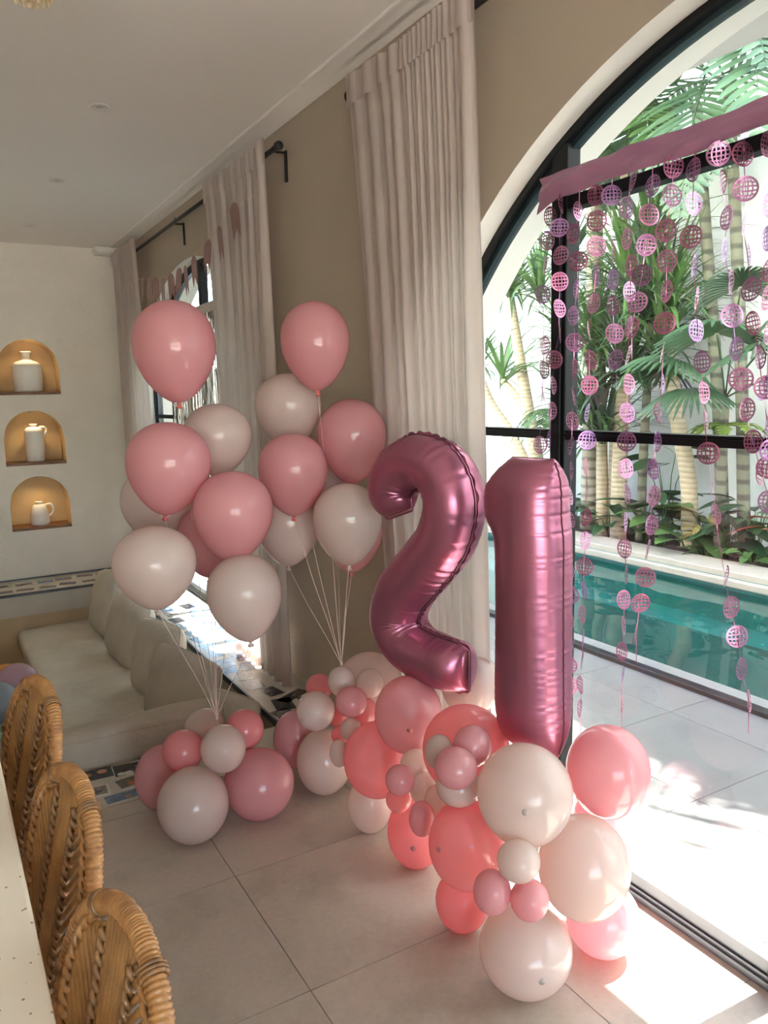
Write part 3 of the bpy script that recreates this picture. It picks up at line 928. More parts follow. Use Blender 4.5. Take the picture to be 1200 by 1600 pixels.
TWO_W = [(0.078, 0.078, 0.085), (0.080, 0.080, 0.092), (0.078, 0.085, 0.098), (0.080, 0.088, 0.100), (0.082, 0.088, 0.102), (0.085, 0.088, 0.104), (0.088, 0.088, 0.105), (0.090, 0.090, 0.105), (0.090, 0.092, 0.105), (0.092, 0.085, 0.102), (0.085, 0.080, 0.100), (0.080, 0.082, 0.098), (0.078, 0.078, 0.092)]
ONE = [(-0.005, 0.425), (-0.005, 0.385), (-0.005, 0.33), (-0.005, 0.26), (0.0, 0.20), (0.0, 0.10), (0.0, -0.05), (0.0, -0.18), (0.0, -0.28), (0.0, -0.35), (0.0, -0.425)]
ONE_W = [(0.092, 0.086, 0.075), (0.125, 0.092, 0.090), (0.152, 0.095, 0.099), (0.148, 0.097, 0.103), (0.116, 0.099, 0.105), (0.108, 0.100, 0.106), (0.108, 0.102, 0.106), (0.110, 0.104, 0.106), (0.112, 0.106, 0.105), (0.114, 0.110, 0.102), (0.110, 0.106, 0.092)]
foil_digit('foil_number_two', (1.395, 2.133, 1.042), [a+b for a, b in zip(TWO, TWO_W)], 0, 'rose pink foil balloon shaped as the number two, standing on the garland', M['seam'], 4, 1.04, 46, False, (0.085, 0.085), 0.8)
foil_digit('foil_number_one', (1.433, 1.635, 0.995), [a+b for a, b in zip(ONE, ONE_W)], 0, 'rose pink foil balloon shaped as the number one, taller column right of the two', M['seam'], 9, 1.0, 46, True, (0.10, 0.16), 0.33)
STRANDS=[
 [(1.959,2.149),(1.967,2.076),(1.984,2.002),(1.990,1.912),(1.982,1.748),(1.984,1.669),(1.989,1.592),(2.000,1.422)],
 [(1.904,2.176),(1.915,2.106),(1.911,2.022),(1.909,1.942),(1.914,1.859),(1.910,1.779),(1.935,1.700),(1.940,1.618),(1.945,1.536),(1.950,1.443)],
 [(1.829,2.138),(1.849,2.076),(1.831,1.992),(1.833,1.910),(1.845,1.831),(1.841,1.749),(1.845,1.670),(1.846,1.580),(1.847,1.504),(1.849,1.425),(1.850,1.346),(1.852,1.263),(1.853,1.186),(1.852,1.101),(1.850,1.016),(1.846,0.935),(1.844,0.849),(1.849,0.764),(1.851,0.693),(1.844,0.623)],
 [(1.764,2.170),(1.757,2.096),(1.755,2.023),(1.756,1.940),(1.767,1.859),(1.778,1.779),(1.776,1.692),(1.777,1.615),(1.778,1.531),(1.779,1.446),(1.780,1.362),(1.781,1.285),(1.785,1.203),(1.783,1.127),(1.787,1.043),(1.788,0.965),(1.787,0.884),(1.788,0.805),(1.786,0.727),(1.791,0.645),(1.792,0.563)],
 [(1.698,2.156),(1.699,2.085),(1.694,1.998),(1.689,1.918),(1.687,1.843),(1.677,1.763),(1.668,1.687)],
 [(1.627,2.179),(1.639,2.108),(1.639,2.024),(1.622,1.948),(1.620,1.875),(1.620,1.779),(1.624,1.697),(1.622,1.615),(1.622,1.532),(1.622,1.448),(1.619,1.369),(1.619,1.292),(1.619,1.210),(1.617,1.128),(1.612,1.049),(1.615,0.971),(1.617,0.888),(1.617,0.807),(1.618,0.729),(1.618,0.642)],
 [(1.552,2.148),(1.558,2.074),(1.569,1.995),(1.580,1.915),(1.596,1.844),(1.612,1.774)],
 [(1.483,2.181),(1.485,2.108),(1.500,2.021),(1.495,1.941),(1.494,1.861),(1.497,1.777),(1.499,1.698),(1.500,1.612),(1.506,1.533),(1.514,1.452),(1.518,1.374),(1.520,1.297),(1.526,1.212),(1.533,1.140),(1.539,1.055),(1.556,0.974),(1.567,0.877)],
 [(1.416,2.156),(1.418,2.073),(1.419,1.990),(1.410,1.916),(1.396,1.832),(1.389,1.749),(1.373,1.666),(1.366,1.586),(1.356,1.509),(1.343,1.428),(1.326,1.347),(1.312,1.270),(1.297,1.188),(1.276,1.109),(1.257,1.029),(1.231,0.956),(1.217,0.873),(1.191,0.794)],
 [(1.345,2.177),(1.334,2.106),(1.312,2.017),(1.319,1.942),(1.299,1.861),(1.286,1.777),(1.273,1.694),(1.255,1.619),(1.238,1.543),(1.215,1.464),(1.186,1.386),(1.161,1.317)],
 [(1.275,2.158),(1.266,2.075),(1.270,1.997),(1.252,1.915),(1.239,1.835),(1.226,1.753),(1.210,1.670),(1.194,1.594),(1.180,1.520),(1.162,1.443)],
 [(1.212,2.163),(1.199,2.024),(1.200,1.948),(1.191,1.876),(1.197,1.810),(1.186,1.727),(1.184,1.597),(1.182,1.500),(1.167,1.403)],
]

# ---- curtains and rods
def curtain(ytop, ybot, zt, zb, dense, label, seed, x=1.605, belly=0.0):
    """ytop/ybot: (near, far) edges; dense: list of (share, pleats, amplitude)"""
    rnd = random.Random(seed)
    root = empty('curtain', (x, (ytop[0]+ytop[1])/2, 0), 0, label, 'curtain', 'white linen curtains')
    y0 = root.location.y
    def path(NU):
        pts = []; u = 0.0; ph = 0.0
        for share, npl, amp in dense:
            n = max(6, int(NU*share))
            for i in range(n):
                t = i/n
                pts.append((u+share*t, ph+2*PI*npl*t, amp))
            u += share; ph += 2*PI*npl
        pts.append((1.0, ph, dense[-1][2]))
        return pts
    P = path(420)
    # smooth the change of amplitude between stretches
    am = [p[2] for p in P]
    for _ in range(12): am = [am[0]]+[(am[i-1]+am[i]+am[i+1])/3 for i in range(1, len(am)-1)]+[am[-1]]
    NV = 46; rows = []
    hz = 0.10
    for j in range(NV+1):
        v = j/NV; z = zt+(zb-zt)*v
        grow = 0.55+0.45*min(1, v*3) ; low = 1+0.5*v
        row = []
        for (u, ph, _), a in zip(P, am):
            ya = ytop[0]+(ybot[0]-ytop[0])*v**0.85; yb = ytop[1]+(ybot[1]-ytop[1])*v**0.85
            y = ya+(yb-ya)*u
            wob = 0.35*math.sin(ph*0.5+seed+2.2*v)
            dx = a*grow*low*(math.sin(ph+0.35*math.sin(3*v+u*9))+wob)
            # side-to-side lean of each pleat
            dy = 0.35*a*math.cos(ph)
            zz = z+(0.006*math.sin(ph*0.5+1.0)+0.008*math.sin(u*7+seed) if j == 0 else 0)
            row.append((-abs(dx)*0.4+dx*0.7-0.012*math.sin(PI*v)*belly, y-y0+dy, zz))
        rows.append(row)
    m = MB(); m.grid(rows); f = m.build('fabric', M['curtain'], root)
    # stitched heading tape: a second layer over the top 11 cm, drawn in by the pleats
    rows = []
    for j in range(7):
        z = zt+0.004-hz*1.1*j/6; row = []
        for (u, ph, _), a in zip(P, am):
            y = ytop[0]+(ytop[1]-ytop[0])*u
            dx = a*0.55*(math.sin(ph)+0.35*math.sin(ph*0.5+seed))*0.7-abs(a*0.4*math.sin(ph))*0.5
            zz = z+(0.006*math.sin(ph*0.5+1.0)+0.008*math.sin(u*7+seed) if j == 0 else 0)
            row.append((dx-0.006, y-y0+0.35*a*math.cos(ph), zz))
        rows.append(row)
    m = MB(); m.grid(rows); m.build('heading', M['curtain'], root)
    # bottom hem
    m = MB(); rows = []
    base = f.data.vertices
    nc = len(P)
    lastz = zb
    r0 = [tuple(base[(NV)*nc+i].co) for i in range(nc)]
    for dz, off in ((0.0, -0.004), (0.05, -0.004)):
        rows.append([(p[0]+off, p[1], p[2]+dz+0.001) for p in r0])
    m.grid(rows); m.build('hem', M['curtain'], root)
    return root
curtain((2.125, 2.985), (2.035, 2.70), 2.865, 0.035, [(0.10, 1, 0.020), (0.10, 2.2, 0.012), (0.32, 9, 0.013), (0.20, 2, 0.016), (0.28, 2, 0.012)],
        'tall white linen curtain nearest the camera, behind the two foil numbers', 1)
curtain((3.88, 4.87), (3.81, 4.62), 2.885, 0.012, [(0.2, 2, 0.022), (0.3, 5, 0.018), (0.5, 5, 0.020)],
        'white linen curtain on the near side of the far arched window', 2)
curtain((6.70, 7.58), (6.40, 7.40), 2.915, 0.012, [(0.5, 3, 0.022), (0.5, 3, 0.02)],
        'white linen curtain in the far corner beside the back wall', 3)

def rod(y0, y1, z, brackets, label):
    root = empty('curtain_rod', (1.652, (y0+y1)/2, z), 0, label, 'curtain rod', 'black curtain rods')
    h = (y1-y0)/2
    m = MB(); m.tube([(0, -h, 0), (0, h, 0)], 0.0125, 14); m.build('pole', M['iron'], root)
    for s in (-1, 1):
        m = MB(); pr = [(0.0125, 0), (0.017, 0.003), (0.017, 0.010), (0.012, 0.014), (0.020, 0.024), (0.023, 0.034), (0.020, 0.044), (0.010, 0.050), (0.0005, 0.051)]
        rows = [[(r*math.cos(2*PI*k/16), s*(h+d), r*math.sin(2*PI*k/16)) for k in range(16)] for r, d in pr]
        m.grid(rows, closed_u=True); m.build('finial', M['iron'], root)
    for yb in brackets:
        dy = yb-(y0+y1)/2
        m = MB()
        m.tube([(-0.003, dy, -0.014), (0.006, dy, -0.016), (0.062, dy, -0.012)], 0.006, 8)
        m.box((0.052, dy-0.009, -0.155), (0.063, dy+0.009, -0.004))
        rows = [[(0.0155*math.cos(a), dy+e, 0.0155*math.sin(a)) for a in [2*PI*k/14 for k in range(14)]] for e in (-0.012, 0.012)]
        m.grid(rows, closed_u=True)
        m.tube([(0, dy, 0.015), (0, dy, 0.026)], 0.004, 6)
        m.build('bracket', M['iron'], root)
    return root
rod(-0.85, 3.02, 2.835, (-0.75, 1.09), 'black curtain rod over the near arched window, mostly behind its curtain')
rod(3.84, 7.65, 2.845, (3.86, 5.69, 7.56), 'long black curtain rod over the far arched window')

# ---- bunting
BP = [(6.13,2.45),(5.91,2.42),(5.73,2.40),(5.55,2.37),(5.34,2.37),(5.16,2.38),(5.00,2.37),(4.82,2.40),(4.55,2.45),(4.32,2.48),(4.07,2.55)]
bt = empty('bunting', (1.5, 5.1, 2.5), 0, 'string of dark rose gold swallowtail cards strung before the far arched window', 'bunting')
def card_mesh():
    m = MB(); n = 20; w, h = 0.056, 0.075
    out = []
    for k in range(n+1):
        a = PI*k/n
        out.append((w*math.cos(a), h*0.62*math.sin(a)+0.018))
    pts = out+[(-w*0.98, -0.055), (-w*0.75, -0.118), (-0.001, -0.062), (w*0.75, -0.118), (w*0.98, -0.055)]
    front = [(-0.0008, p[0], p[1]) for p in pts]; back = [(0.0008, p[0], p[1]) for p in pts]
    # fan from the middle so the notch stays open
    i = len(m.v); m.v += front+back+[(-0.0008, 0, 0), (0.0008, 0, 0)]
    N = len(pts); c0 = i+2*N
    for k in range(N):
        k2 = (k+1) % N
        m.f.append((i+k, i+k2, c0)); m.m.append(0)
        m.f.append((i+N+k2, i+N+k, c0+1)); m.m.append(0)
        m.f.append((i+k2, i+k, i+N+k, i+N+k2)); m.m.append(0)
    return m.mesh('card', M['bunting'], smooth=False)
cm = card_mesh(); rnd = random.Random(2)
for y, z in BP:
    o = link('card', cm, bt); o.location = (0.0, y-5.1, z-2.5); o.rotation_euler = (rnd.uniform(-.06, .06), rnd.uniform(-.1, .1), rnd.uniform(-.12, .2))
m = MB()
sp = [(0.002, 6.72-5.1, 0.03)]+[(0.002, y-5.1, z+0.058-2.5) for y, z in BP]+[(0.06, 3.93-5.1, 0.12)]
m.tube(sp, 0.0012, 5); m.build('cord', M['string'], bt)

# ---- foil disc fringe on the near window
DISC_R = 0.0300
def disc_mesh(phase):
    m = MB()
    n = 26; ro, ri = DISC_R, DISC_R*0.84
    bend = lambda y, z: 0.004*phase*(y*y+z*z*0.3)/(DISC_R**2)
    a = [[(bend(r*math.cos(2*PI*k/n), r*math.sin(2*PI*k/n)), r*math.cos(2*PI*k/n), r*math.sin(2*PI*k/n)) for k in range(n)] for r in (ro, ri)]
    m.grid(a, closed_u=True)
    R1 = DISC_R*0.88; hw = 0.0018
    def bar(f):
        rows = []
        for i in range(9):
            t = -1+2*i/8; rows.append(f(t))
        m.grid(rows)
    for q in (-0.62, -0.22, 0.22, 0.62):
        def fl(t, q=q):
            z = R1*t*0.985; y = R1*q*math.sqrt(max(0, 1-(t*0.985)**2))
            return [(bend(y, z), y-hw, z), (bend(y, z), y+hw, z)]
        bar(fl)
        def fz(t, q=q):
            lim = math.sqrt(1-q*q); y = R1*lim*t*0.99; z = R1*q*(1-0.18*t*t)
            return [(bend(y, z)+0.0002, y, z-hw), (bend(y, z)+0.0002, y, z+hw)]
        bar(fz)
    return m.mesh('disc', M['disc'], smooth=True)
DM = [disc_mesh(p) for p in (-1.0, 0.3, 1.2)]
fr = empty('foil_fringe', (1.772, 0.8, 2.25), 0, 'pink foil curtain of lattice discs hanging from a mauve band on the near window', 'party curtain')
rnd = random.Random(11)
m = MB(); rows = []
NYH = 90
for i in range(NYH+1):
    t = i/NYH; y = 2.005-2.38*t
    zt = 2.272-0.010*t+0.003*math.sin(9*t*2)+0.002*math.sin(41*t)
    if t < 0.02: pass
    zb = zt-0.072-0.006*math.sin(13*t+1)-0.004*math.sin(37*t) - (0.035*(1-t/0.03) if t < 0.03 else 0)
    row = []
    for k in range(7):
        q = k/6; z = zt+(zb-zt)*q
        dx = 0.005*math.sin(31*t+6*q)+0.005*math.sin(67*t-9*q)*math.sin(9*t)+0.0055*math.sin(17*t+11*q)+0.004*math.sin(113*t+5*q)*math.sin(5*t+1)+(-0.006 if k in (2, 3) else 0)*(0.5+0.5*math.sin(23*t))
        row.append((dx-0.004, y-0.8, z-2.25))
    rows.append(row)
m.grid(rows); m.build('header_band', M['fringe_header'], fr)
STR_MORE = []
yy = 0.98
for s in range(8):
    yy -= 0.10+0.02*rnd.random()
    n = rnd.randint(14, 19); z = 2.15; lst = []
    for k in range(n):
        lst.append((yy-0.004*k+0.006*math.sin(k*1.7+s), z)); z -= 0.082
    STR_MORE.append(lst)
for s in STRANDS+STR_MORE:
    pts = [(0.0, s[0][0]-0.8, 2.20-2.25)]+[(0.0, y-0.8, z-2.25) for y, z in s]+[(0.0, s[-1][0]-0.8-0.004, s[-1][1]-0.11-2.25)]
    m = MB()
    # flat foil ribbon linking the discs, slowly twisting
    rows = []; Q = 5; tw = rnd.uniform(0, 6)
    for a, b in zip(pts, pts[1:]):
        for k in range(Q):
            t = k/Q; p = Vector(a).lerp(Vector(b), t); tw += rnd.uniform(-0.1, 0.5)
            w = 0.0012
            rows.append([p+Vector((w*math.sin(tw), w*math.cos(tw), 0)), p-Vector((w*math.sin(tw), w*math.cos(tw), 0))])
    m.grid(rows); st = m.build('strand', M['disc'], fr)
    for i, (y, z) in enumerate(s):
        o = link('disc', rnd.choice(DM), st); o.location = (0.0, y-0.8, z-2.25)
        r = rnd.random()
        yaw = rnd.uniform(-0.55, 0.55) if r < 0.62 else (rnd.uniform(0.7, 1.15)*rnd.choice((-1, 1)) if r < 0.86 else rnd.uniform(1.3, 1.5)*rnd.choice((-1, 1)))
        o.rotation_euler = (rnd.uniform(-.12, .12), rnd.uniform(-.2, .2), yaw-0.55)

# ---- silver tinsel curtain on the far window
tn = empty('tinsel_curtain', (1.775, 5.6, 2.25), 0, 'silver foil tinsel curtain hanging in the far arched window', 'party curtain')
m = MB(); rows = []
for i in range(41):
    t = i/40; y = 6.62-2.3*t
    rows.append([(0.003*math.sin(23*t+k), y-5.6, 0.02-0.07*k/3+0.003*math.sin(11*t)) for k in range(4)])
m.grid(rows); m.build('header_band', M['silver'], tn)
m = MB(); rnd = random.Random(7)
for i in range(330):
    y = 6.45-2.1*rnd.random(); z = 2.2; tw = rnd.uniform(0, 6); rows = []
    ln = rnd.uniform(1.5, 1.95)
    for k in range(16):
        tw += rnd.uniform(-.5, .9); w = 0.0035
        rows.append([(w*math.sin(tw)+0.008*math.sin(k*.5+i), y+w*math.cos(tw)-5.6+0.01*math.sin(k*.3+i), z-2.25-ln*k/15), (-w*math.sin(tw)+0.008*math.sin(k*.5+i), y-w*math.cos(tw)-5.6+0.01*math.sin(k*.3+i), z-2.25-ln*k/15)])
    m.grid(rows)
tag(m.build('tinsel', M['silver'], tn), kind='stuff')

# ---- sofa in the sunken lounge
def cushion_grid(w, h, t, nw=22, nh=22, puff=0.5, seed=0, square=0.12, dent=0.0):
    """pillow in local x (w) z (h), thickness y; returns rows front+back with pinched edge"""
    rnd = random.Random(seed)
    ph = [rnd.uniform(0, 6) for _ in range(6)]
    def shape(u, v):
        e = (1-u**4)*(1-v**4)
        cor = 1-0.06*(abs(u)*abs(v))**3
        pin = 1-0.05*(1-abs(u)**2)*abs(v)**6
        x = u*w/2*(1-0.05*(1-v*v)*u*u*0)*cor; z = v*h/2*cor
        x *= 1-0.045*(1-v*v)*0
        th = t/2*max(e, 0)**puff
        wr = 0.006*math.sin(9*u+ph[0]+3*v)*math.sin(5*v+ph[1])+0.004*math.sin(17*u*v+ph[2])
        th += wr*max(e, 0)
        return x, z, th-dent*math.exp(-((u-0.1)**2+(v-0.55)**2)*5)*t*0.4
    F = []; Bk = []
    for j in range(nh+1):
        v = -1+2*j/nh; rf = []; rb = []
        for i in range(nw+1):
            u = -1+2*i/nw
            x, z, th = shape(math.sin(u*PI/2*0.98)/math.sin(PI/2*0.98), math.sin(v*PI/2*0.98)/math.sin(PI/2*0.98))
            rf.append((x, -th, z)); rb.append((x, th, z))
        F.append(rf); Bk.append(rb)
    return F, Bk, shape

def pillow(loc, rot, w, h, t, mat, label, seed, group='sofa pillows along the window', name='sofa_pillow', dent=0.0, zig=True):
    F, Bk, shape = cushion_grid(w, h, t, seed=seed, dent=dent)
    m = MB(); m.grid(F); m.grid([list(reversed(r)) for r in Bk])
    o = m.build(name, mat)
    o.location = loc; o.rotation_euler = rot
    tag(o, label, 'cushion', group)
    # piped edge
    loop = [F[0][i] for i in range(len(F[0]))]+[F[j][-1] for j in range(1, len(F))]+[F[-1][i] for i in range(len(F[0])-2, -1, -1)]+[F[j][0] for j in range(len(F)-2, 0, -1)]
    loop = [(x, 0, z) for x, y, z in loop]; loop.append(loop[0])
    m = MB(); m.tube(loop, 0.005, 6, caps=False); m.build('piping', mat, o)
    return o

def box_cushion(name, lo, hi, mat, label, group=None, seed=0, r=0.05, sag=0.012, rot=0.0, cat='cushion'):
    rnd = random.Random(seed); ph = [rnd.uniform(0, 6) for _ in range(8)]
    c = [(a+b)/2 for a, b in zip(lo, hi)]; hx, hy, hz = [(b-a)/2 for a, b in zip(lo, hi)]
    # superellipsoid-like box, finely meshed
    N = 36; m = MB()
    def surf(p):
        p = Vector(p); q = Vector((max(-hx+r, min(hx-r, p.x)), max(-hy+r, min(hy-r, p.y)), max(-hz+r, min(hz-r, p.z))))
        d = p-q
        if d.length > 1e-9: p = q+d.normalized()*r
        w = 0.5*sag*math.sin(p.x*7+ph[0]+2*math.sin(p.y*3+ph[3]))*math.sin(p.y*5+ph[1])+0.3*sag*math.sin(p.x*17+p.y*11+ph[2])
        if p.z > 0: p.z += w*(1 if abs(p.z) > hz-r*0.9 else 0.3)+sag*0.6*(1-(p.x/hx)**2)*(1-(p.y/hy)**2)
        else: p.z = p.z
        return p
    def face(f, nu, nv):
        m.grid([[surf(f(-1+2*i/nu, -1+2*j/nv)) for i in range(nu+1)] for j in range(nv+1)])
    nx, ny, nz = [max(8, min(60, int(2*h/0.035))) for h in (hx, hy, hz)]
    face(lambda u, v: (u*hx, v*hy, hz), nx, ny); face(lambda u, v: (-u*hx, v*hy, -hz), nx, ny)
    face(lambda u, v: (u*hx, -hy, v*hz), nx, nz); face(lambda u, v: (-u*hx, hy, v*hz), nx, nz)
    face(lambda u, v: (hx, u*hy, v*hz), ny, nz); face(lambda u, v: (-hx, -u*hy, v*hz), ny, nz)
    o = m.build(name, mat); o.location = c; o.rotation_euler = (0, 0, rot)
    tag(o, label, cat, group)
    # welt seam round the top edge
    def ring(zf):
        lp = []
        for a, b in (((-1, -1), (1, -1)), ((1, -1), (1, 1)), ((1, 1), (-1, 1)), ((-1, 1), (-1, -1))):
            for k in range(24):
                t = k/24; u = a[0]+(b[0]-a[0])*t; v = a[1]+(b[1]-a[1])*t
                lp.append(surf((u*hx, v*hy, zf)))
        lp.append(lp[0]); return lp
    m = MB(); m.tube(ring(hz-r*0.35), 0.0045, 6, caps=False); m.build('piping', mat, o)
    return o
box_cushion('sofa_mattress', (0.50, 3.70, -0.458), (1.372, 7.135, -0.30), M['linen2'], 'long pale linen seat mattress of the sunken sofa under the window', None, 1, 0.05, 0.010, cat='mattress')
box_cushion('sofa_mattress', (-1.9, 3.72, -0.458), (0.49, 4.86, -0.30), M['linen2'], 'second seat mattress of the sunken sofa, behind the rattan chairs', None, 2, 0.05, 0.010, cat='mattress')
box_cushion('sofa_bolster', (-0.60, 3.475, -0.30), (1.12, 3.665, 0.145), M['linen'], 'long beige linen bolster cushion across the near end of the sofa', None, 3, 0.055, 0.010, rot=0.0)
pz = 0.02
pillow((1.205, 3.80, -0.13), (R(-16), 0, R(-66)), 0.44, 0.40, 0.17, M['linen'], 'beige linen pillow nearest the camera, at the corner behind the long bolster', 21, dent=0.3)
pillow((1.140, 4.36, -0.085), (R(-15), R(3), R(-72)), 0.62, 0.47, 0.19, M['linen'], 'beige linen pillow with a soft pointed top, second from the camera', 22)
pillow((1.150, 4.95, -0.065), (R(-13), R(-5), R(-82)), 0.62, 0.50, 0.20, M['linen2'], 'pale linen pillow with a pinched upper corner, third from the camera', 23, dent=0.2)
pillow((1.150, 5.76, -0.07), (R(-14), R(4), R(-84)), 0.64, 0.50, 0.21, M['linen2'], 'plump pale linen pillow second from the back wall', 24)
pillow((1.160, 6.60, -0.055), (R(-14), R(-3), R(-88)), 0.62, 0.52, 0.21, M['linen2'], 'plump pale linen pillow in the far corner by the back wall', 25)

# ---- photographs on the ledges
def photo_mat(name, bg, blobs):
    t = NT(name)
    base = t.ramp(t.noise(34, 4, 0.6), [(0.32, tuple(c*0.55 for c in bg)), (0.5, bg), (0.72, tuple(min(1, c*1.7+0.03) for c in bg))])
    cur = base
    for (cx, cy, r, col) in blobs:
        vm = t.new('ShaderNodeVectorMath', operation='DISTANCE'); t.l.new(t.obj(), vm.inputs[0]); vm.inputs[1].default_value = (cx, cy, 0.0006)
        nz = t.new('ShaderNodeMath', operation='MULTIPLY_ADD'); t.l.new(t.noise(60, 2), nz.inputs[0]); nz.inputs[1].default_value = 0.014; t.l.new(vm.outputs['Value'], nz.inputs[2])
        mk = t.new('ShaderNodeMapRange'); mk.inputs['From Min'].default_value = r+0.010; mk.inputs['From Max'].default_value = r+0.004
        t.l.new(nz.outputs[0], mk.inputs[0])
        mx = t.new('ShaderNodeMix', data_type='RGBA'); t.l.new(mk.outputs[0], mx.inputs[0]); t.l.new(cur, mx.inputs['A']); mx.inputs['B'].default_value = (*col, 1)
        cur = mx.outputs['Result']
    t.l.new(cur, t.b.inputs['Base Color']); t.set(Roughness=0.25)
    return t.mat
SKIN = (0.50, 0.24, 0.15); SKIN2 = (0.42, 0.19, 0.12); WHT = (0.62, 0.60, 0.57)
PM = {
 'twofaces': photo_mat('print_dark_two_figures', (0.022, 0.020, 0.020), [(-0.035, 0.008, 0.018, SKIN2), (0.025, 0.016, 0.020, SKIN), (-0.01, 0.028, 0.012, (0.05, 0.045, 0.045))]),
 'darkwhite': photo_mat('print_dark_scene_white_cloth', (0.030, 0.030, 0.034), [(-0.01, -0.040, 0.020, WHT), (-0.04, -0.036, 0.016, WHT), (0.03, 0.01, 0.010, (0.2, 0.17, 0.15))]),
 'darkred': photo_mat('print_dark_scene_red_dress', (0.035, 0.028, 0.028), [(0.012, 0.0, 0.015, (0.40, 0.07, 0.06)), (0.022, 0.018, 0.008, SKIN)]),
 'brown': photo_mat('print_brown_furniture', (0.09, 0.085, 0.065), [(-0.02, -0.018, 0.018, (0.30, 0.14, 0.05)), (0.02, -0.016, 0.018, (0.28, 0.13, 0.05)), (0.012, 0.014, 0.011, SKIN)]),
 'grey': photo_mat('print_grey_portrait', (0.20, 0.18, 0.17), [(0.0, 0.0, 0.016, (0.04, 0.04, 0.045)), (0.005, 0.016, 0.008, (0.35, 0.3, 0.27))]),
 'blue': photo_mat('print_blue_sea', (0.07, 0.14, 0.24), [(0.01, -0.012, 0.013, (0.35, 0.22, 0.15))]),
 'purple': photo_mat('print_purple_street', (0.065, 0.045, 0.065), [(0.02, 0.004, 0.012, (0.2, 0.12, 0.13))]),
 'sky': photo_mat('print_pale_sky', (0.28, 0.36, 0.45), [(0.0, -0.02, 0.015, (0.10, 0.09, 0.09))]),
 'black': photo_mat('print_black_night', (0.020, 0.020, 0.024), [(0.01, 0.0, 0.010, (0.14, 0.08, 0.07))]),
}
M['paper'] = plain('white_photo_paper', (0.68, 0.66, 0.61), 0.4, var=0.03)
PMESH = {}
def photo(x, y, w, h, rot, key, label, group, border=0.004, z=0.0005, bottom=0.0):
    kk = (round(w, 3), round(h, 3), key, border, bottom)
    if kk not in PMESH:
        m = MB(); th = 0.0004
        m.box((-w/2, -h/2, 0), (w/2, h/2, th), 0)
        b = border
        m.quad((-w/2+b, -h/2+b+bottom, th+0.0002), (w/2-b, -h/2+b+bottom, th+0.0002), (w/2-b, h/2-b, th+0.0002), (-w/2+b, h/2-b, th+0.0002), 1)
        PMESH[kk] = m.mesh('photo_print', [M['paper'], PM[key]], smooth=False)
    o = link('photo_print', PMESH[kk]); o.location = (x, y, z); o.rotation_euler = (0, 0, rot)
    return tag(o, label, 'photograph', group)
GN = 'photographs on the near ledge'
photo(0.492, 3.385, 0.135, 0.105, R(-2), 'twofaces', 'dark photo print with two orange lit figures, left on the near ledge', GN, 0.001)
photo(0.628, 3.360, 0.135, 0.110, R(-4), 'darkwhite', 'dark photo print with a white patch, second from left on the near ledge', GN, 0.001, 0.0009)
photo(0.745, 3.395, 0.125, 0.105, R(3), 'darkred', 'dark photo print with a red patch beside the left floor balloons', GN, 0.001)
photo(0.625, 3.245, 0.150, 0.085, R(9), 'brown', 'brownish photo print in the middle row of the near ledge', GN, 0.001)
photo(0.470, 3.225, 0.090, 0.105, R(-3), 'grey', 'small grey portrait print with a white border on the near ledge', GN, 0.009, 0.0005, 0.012)
photo(0.560, 3.130, 0.160, 0.070, R(3), 'blue', 'narrow blue and cream photo print at the tile edge of the near ledge', GN, 0.001)
photo(0.700, 3.150, 0.140, 0.085, R(8), 'purple', 'purple grey photo print at the tile edge beside the pink floor balloon', GN, 0.002, 0.0009)
photo(0.830, 3.400, 0.100, 0.080, R(-6), 'grey', 'framed looking grey photo print peeking out behind the pink floor balloon', GN, 0.006)
photo(0.330, 3.30, 0.130, 0.10, R(5), 'black', 'dark photo print behind the middle rattan chair', GN, 0.001)
photo(0.960, 3.36, 0.130, 0.10, R(-7), 'black', 'dark photo print behind the pink cluster balloon', GN, 0.001)
GS = 'photographs on the window ledge'
near = [(1.465,4.18,0.15,0.10,75,'grey'),(1.455,4.02,0.16,0.11,85,'black'),(1.50,3.86,0.14,0.10,100,'purple'),(1.575,3.74,0.20,0.085,28,'black'),(1.625,3.64,0.14,0.10,95,'darkred'),(1.485,3.66,0.17,0.11,80,'black'),(1.44,3.53,0.15,0.11,100,'grey'),(1.42,4.32,0.12,0.10,90,'blue'),(1.53,4.33,0.15,0.09,80,'blue'),(1.44,4.46,0.15,0.10,88,'sky'),(1.56,4.50,0.14,0.10,95,'purple')]
labs = ['grey photo print on the window ledge edge beside the nearest pillow','black photo print at the ledge edge below the near curtain hem','purple black photo print touching the hem of the middle curtain','long dark photo print lying askew near the middle curtain','dark reddish photo print by the wall base past the middle curtain','dark photo print at the ledge corner, left of the garland','grey photo print nearest the garland on the window ledge','blue photo print at the ledge edge below the lowest white helium balloon','blue photo print beside the curtain, below the lowest white helium balloon','pale sky photo print above the blue ones on the window ledge','purplish photo print by the sill above the blue ones']
for a, l in zip(near, labs): photo(a[0], a[1], a[2], a[3], R(a[4]), a[5], l, GS, 0.003)
ORD = ['first', 'second', 'third', 'fourth', 'fifth', 'sixth', 'seventh', 'eighth', 'ninth', 'tenth', 'eleventh', 'twelfth', 'thirteenth']
rnd = random.Random(3)
keys = ['grey', 'blue', 'sky', 'purple', 'black', 'darkwhite', 'blue', 'sky']
for i in range(26):
    r_, c_ = divmod(i, 2)
    photo(1.455+0.165*c_+rnd.uniform(-.015, .015), 4.66+0.178*r_+rnd.uniform(-.02, .02), 0.15, 0.10, R(90+rnd.uniform(-14, 14)), keys[rnd.randrange(8)], '%s photo print from the near curtain, %s row on the sunlit far window ledge' % (ORD[r_], 'sofa side' if c_ == 0 else 'window side'), 'photographs under the far window', 0.004, 0.0005+0.0004*(i % 2))
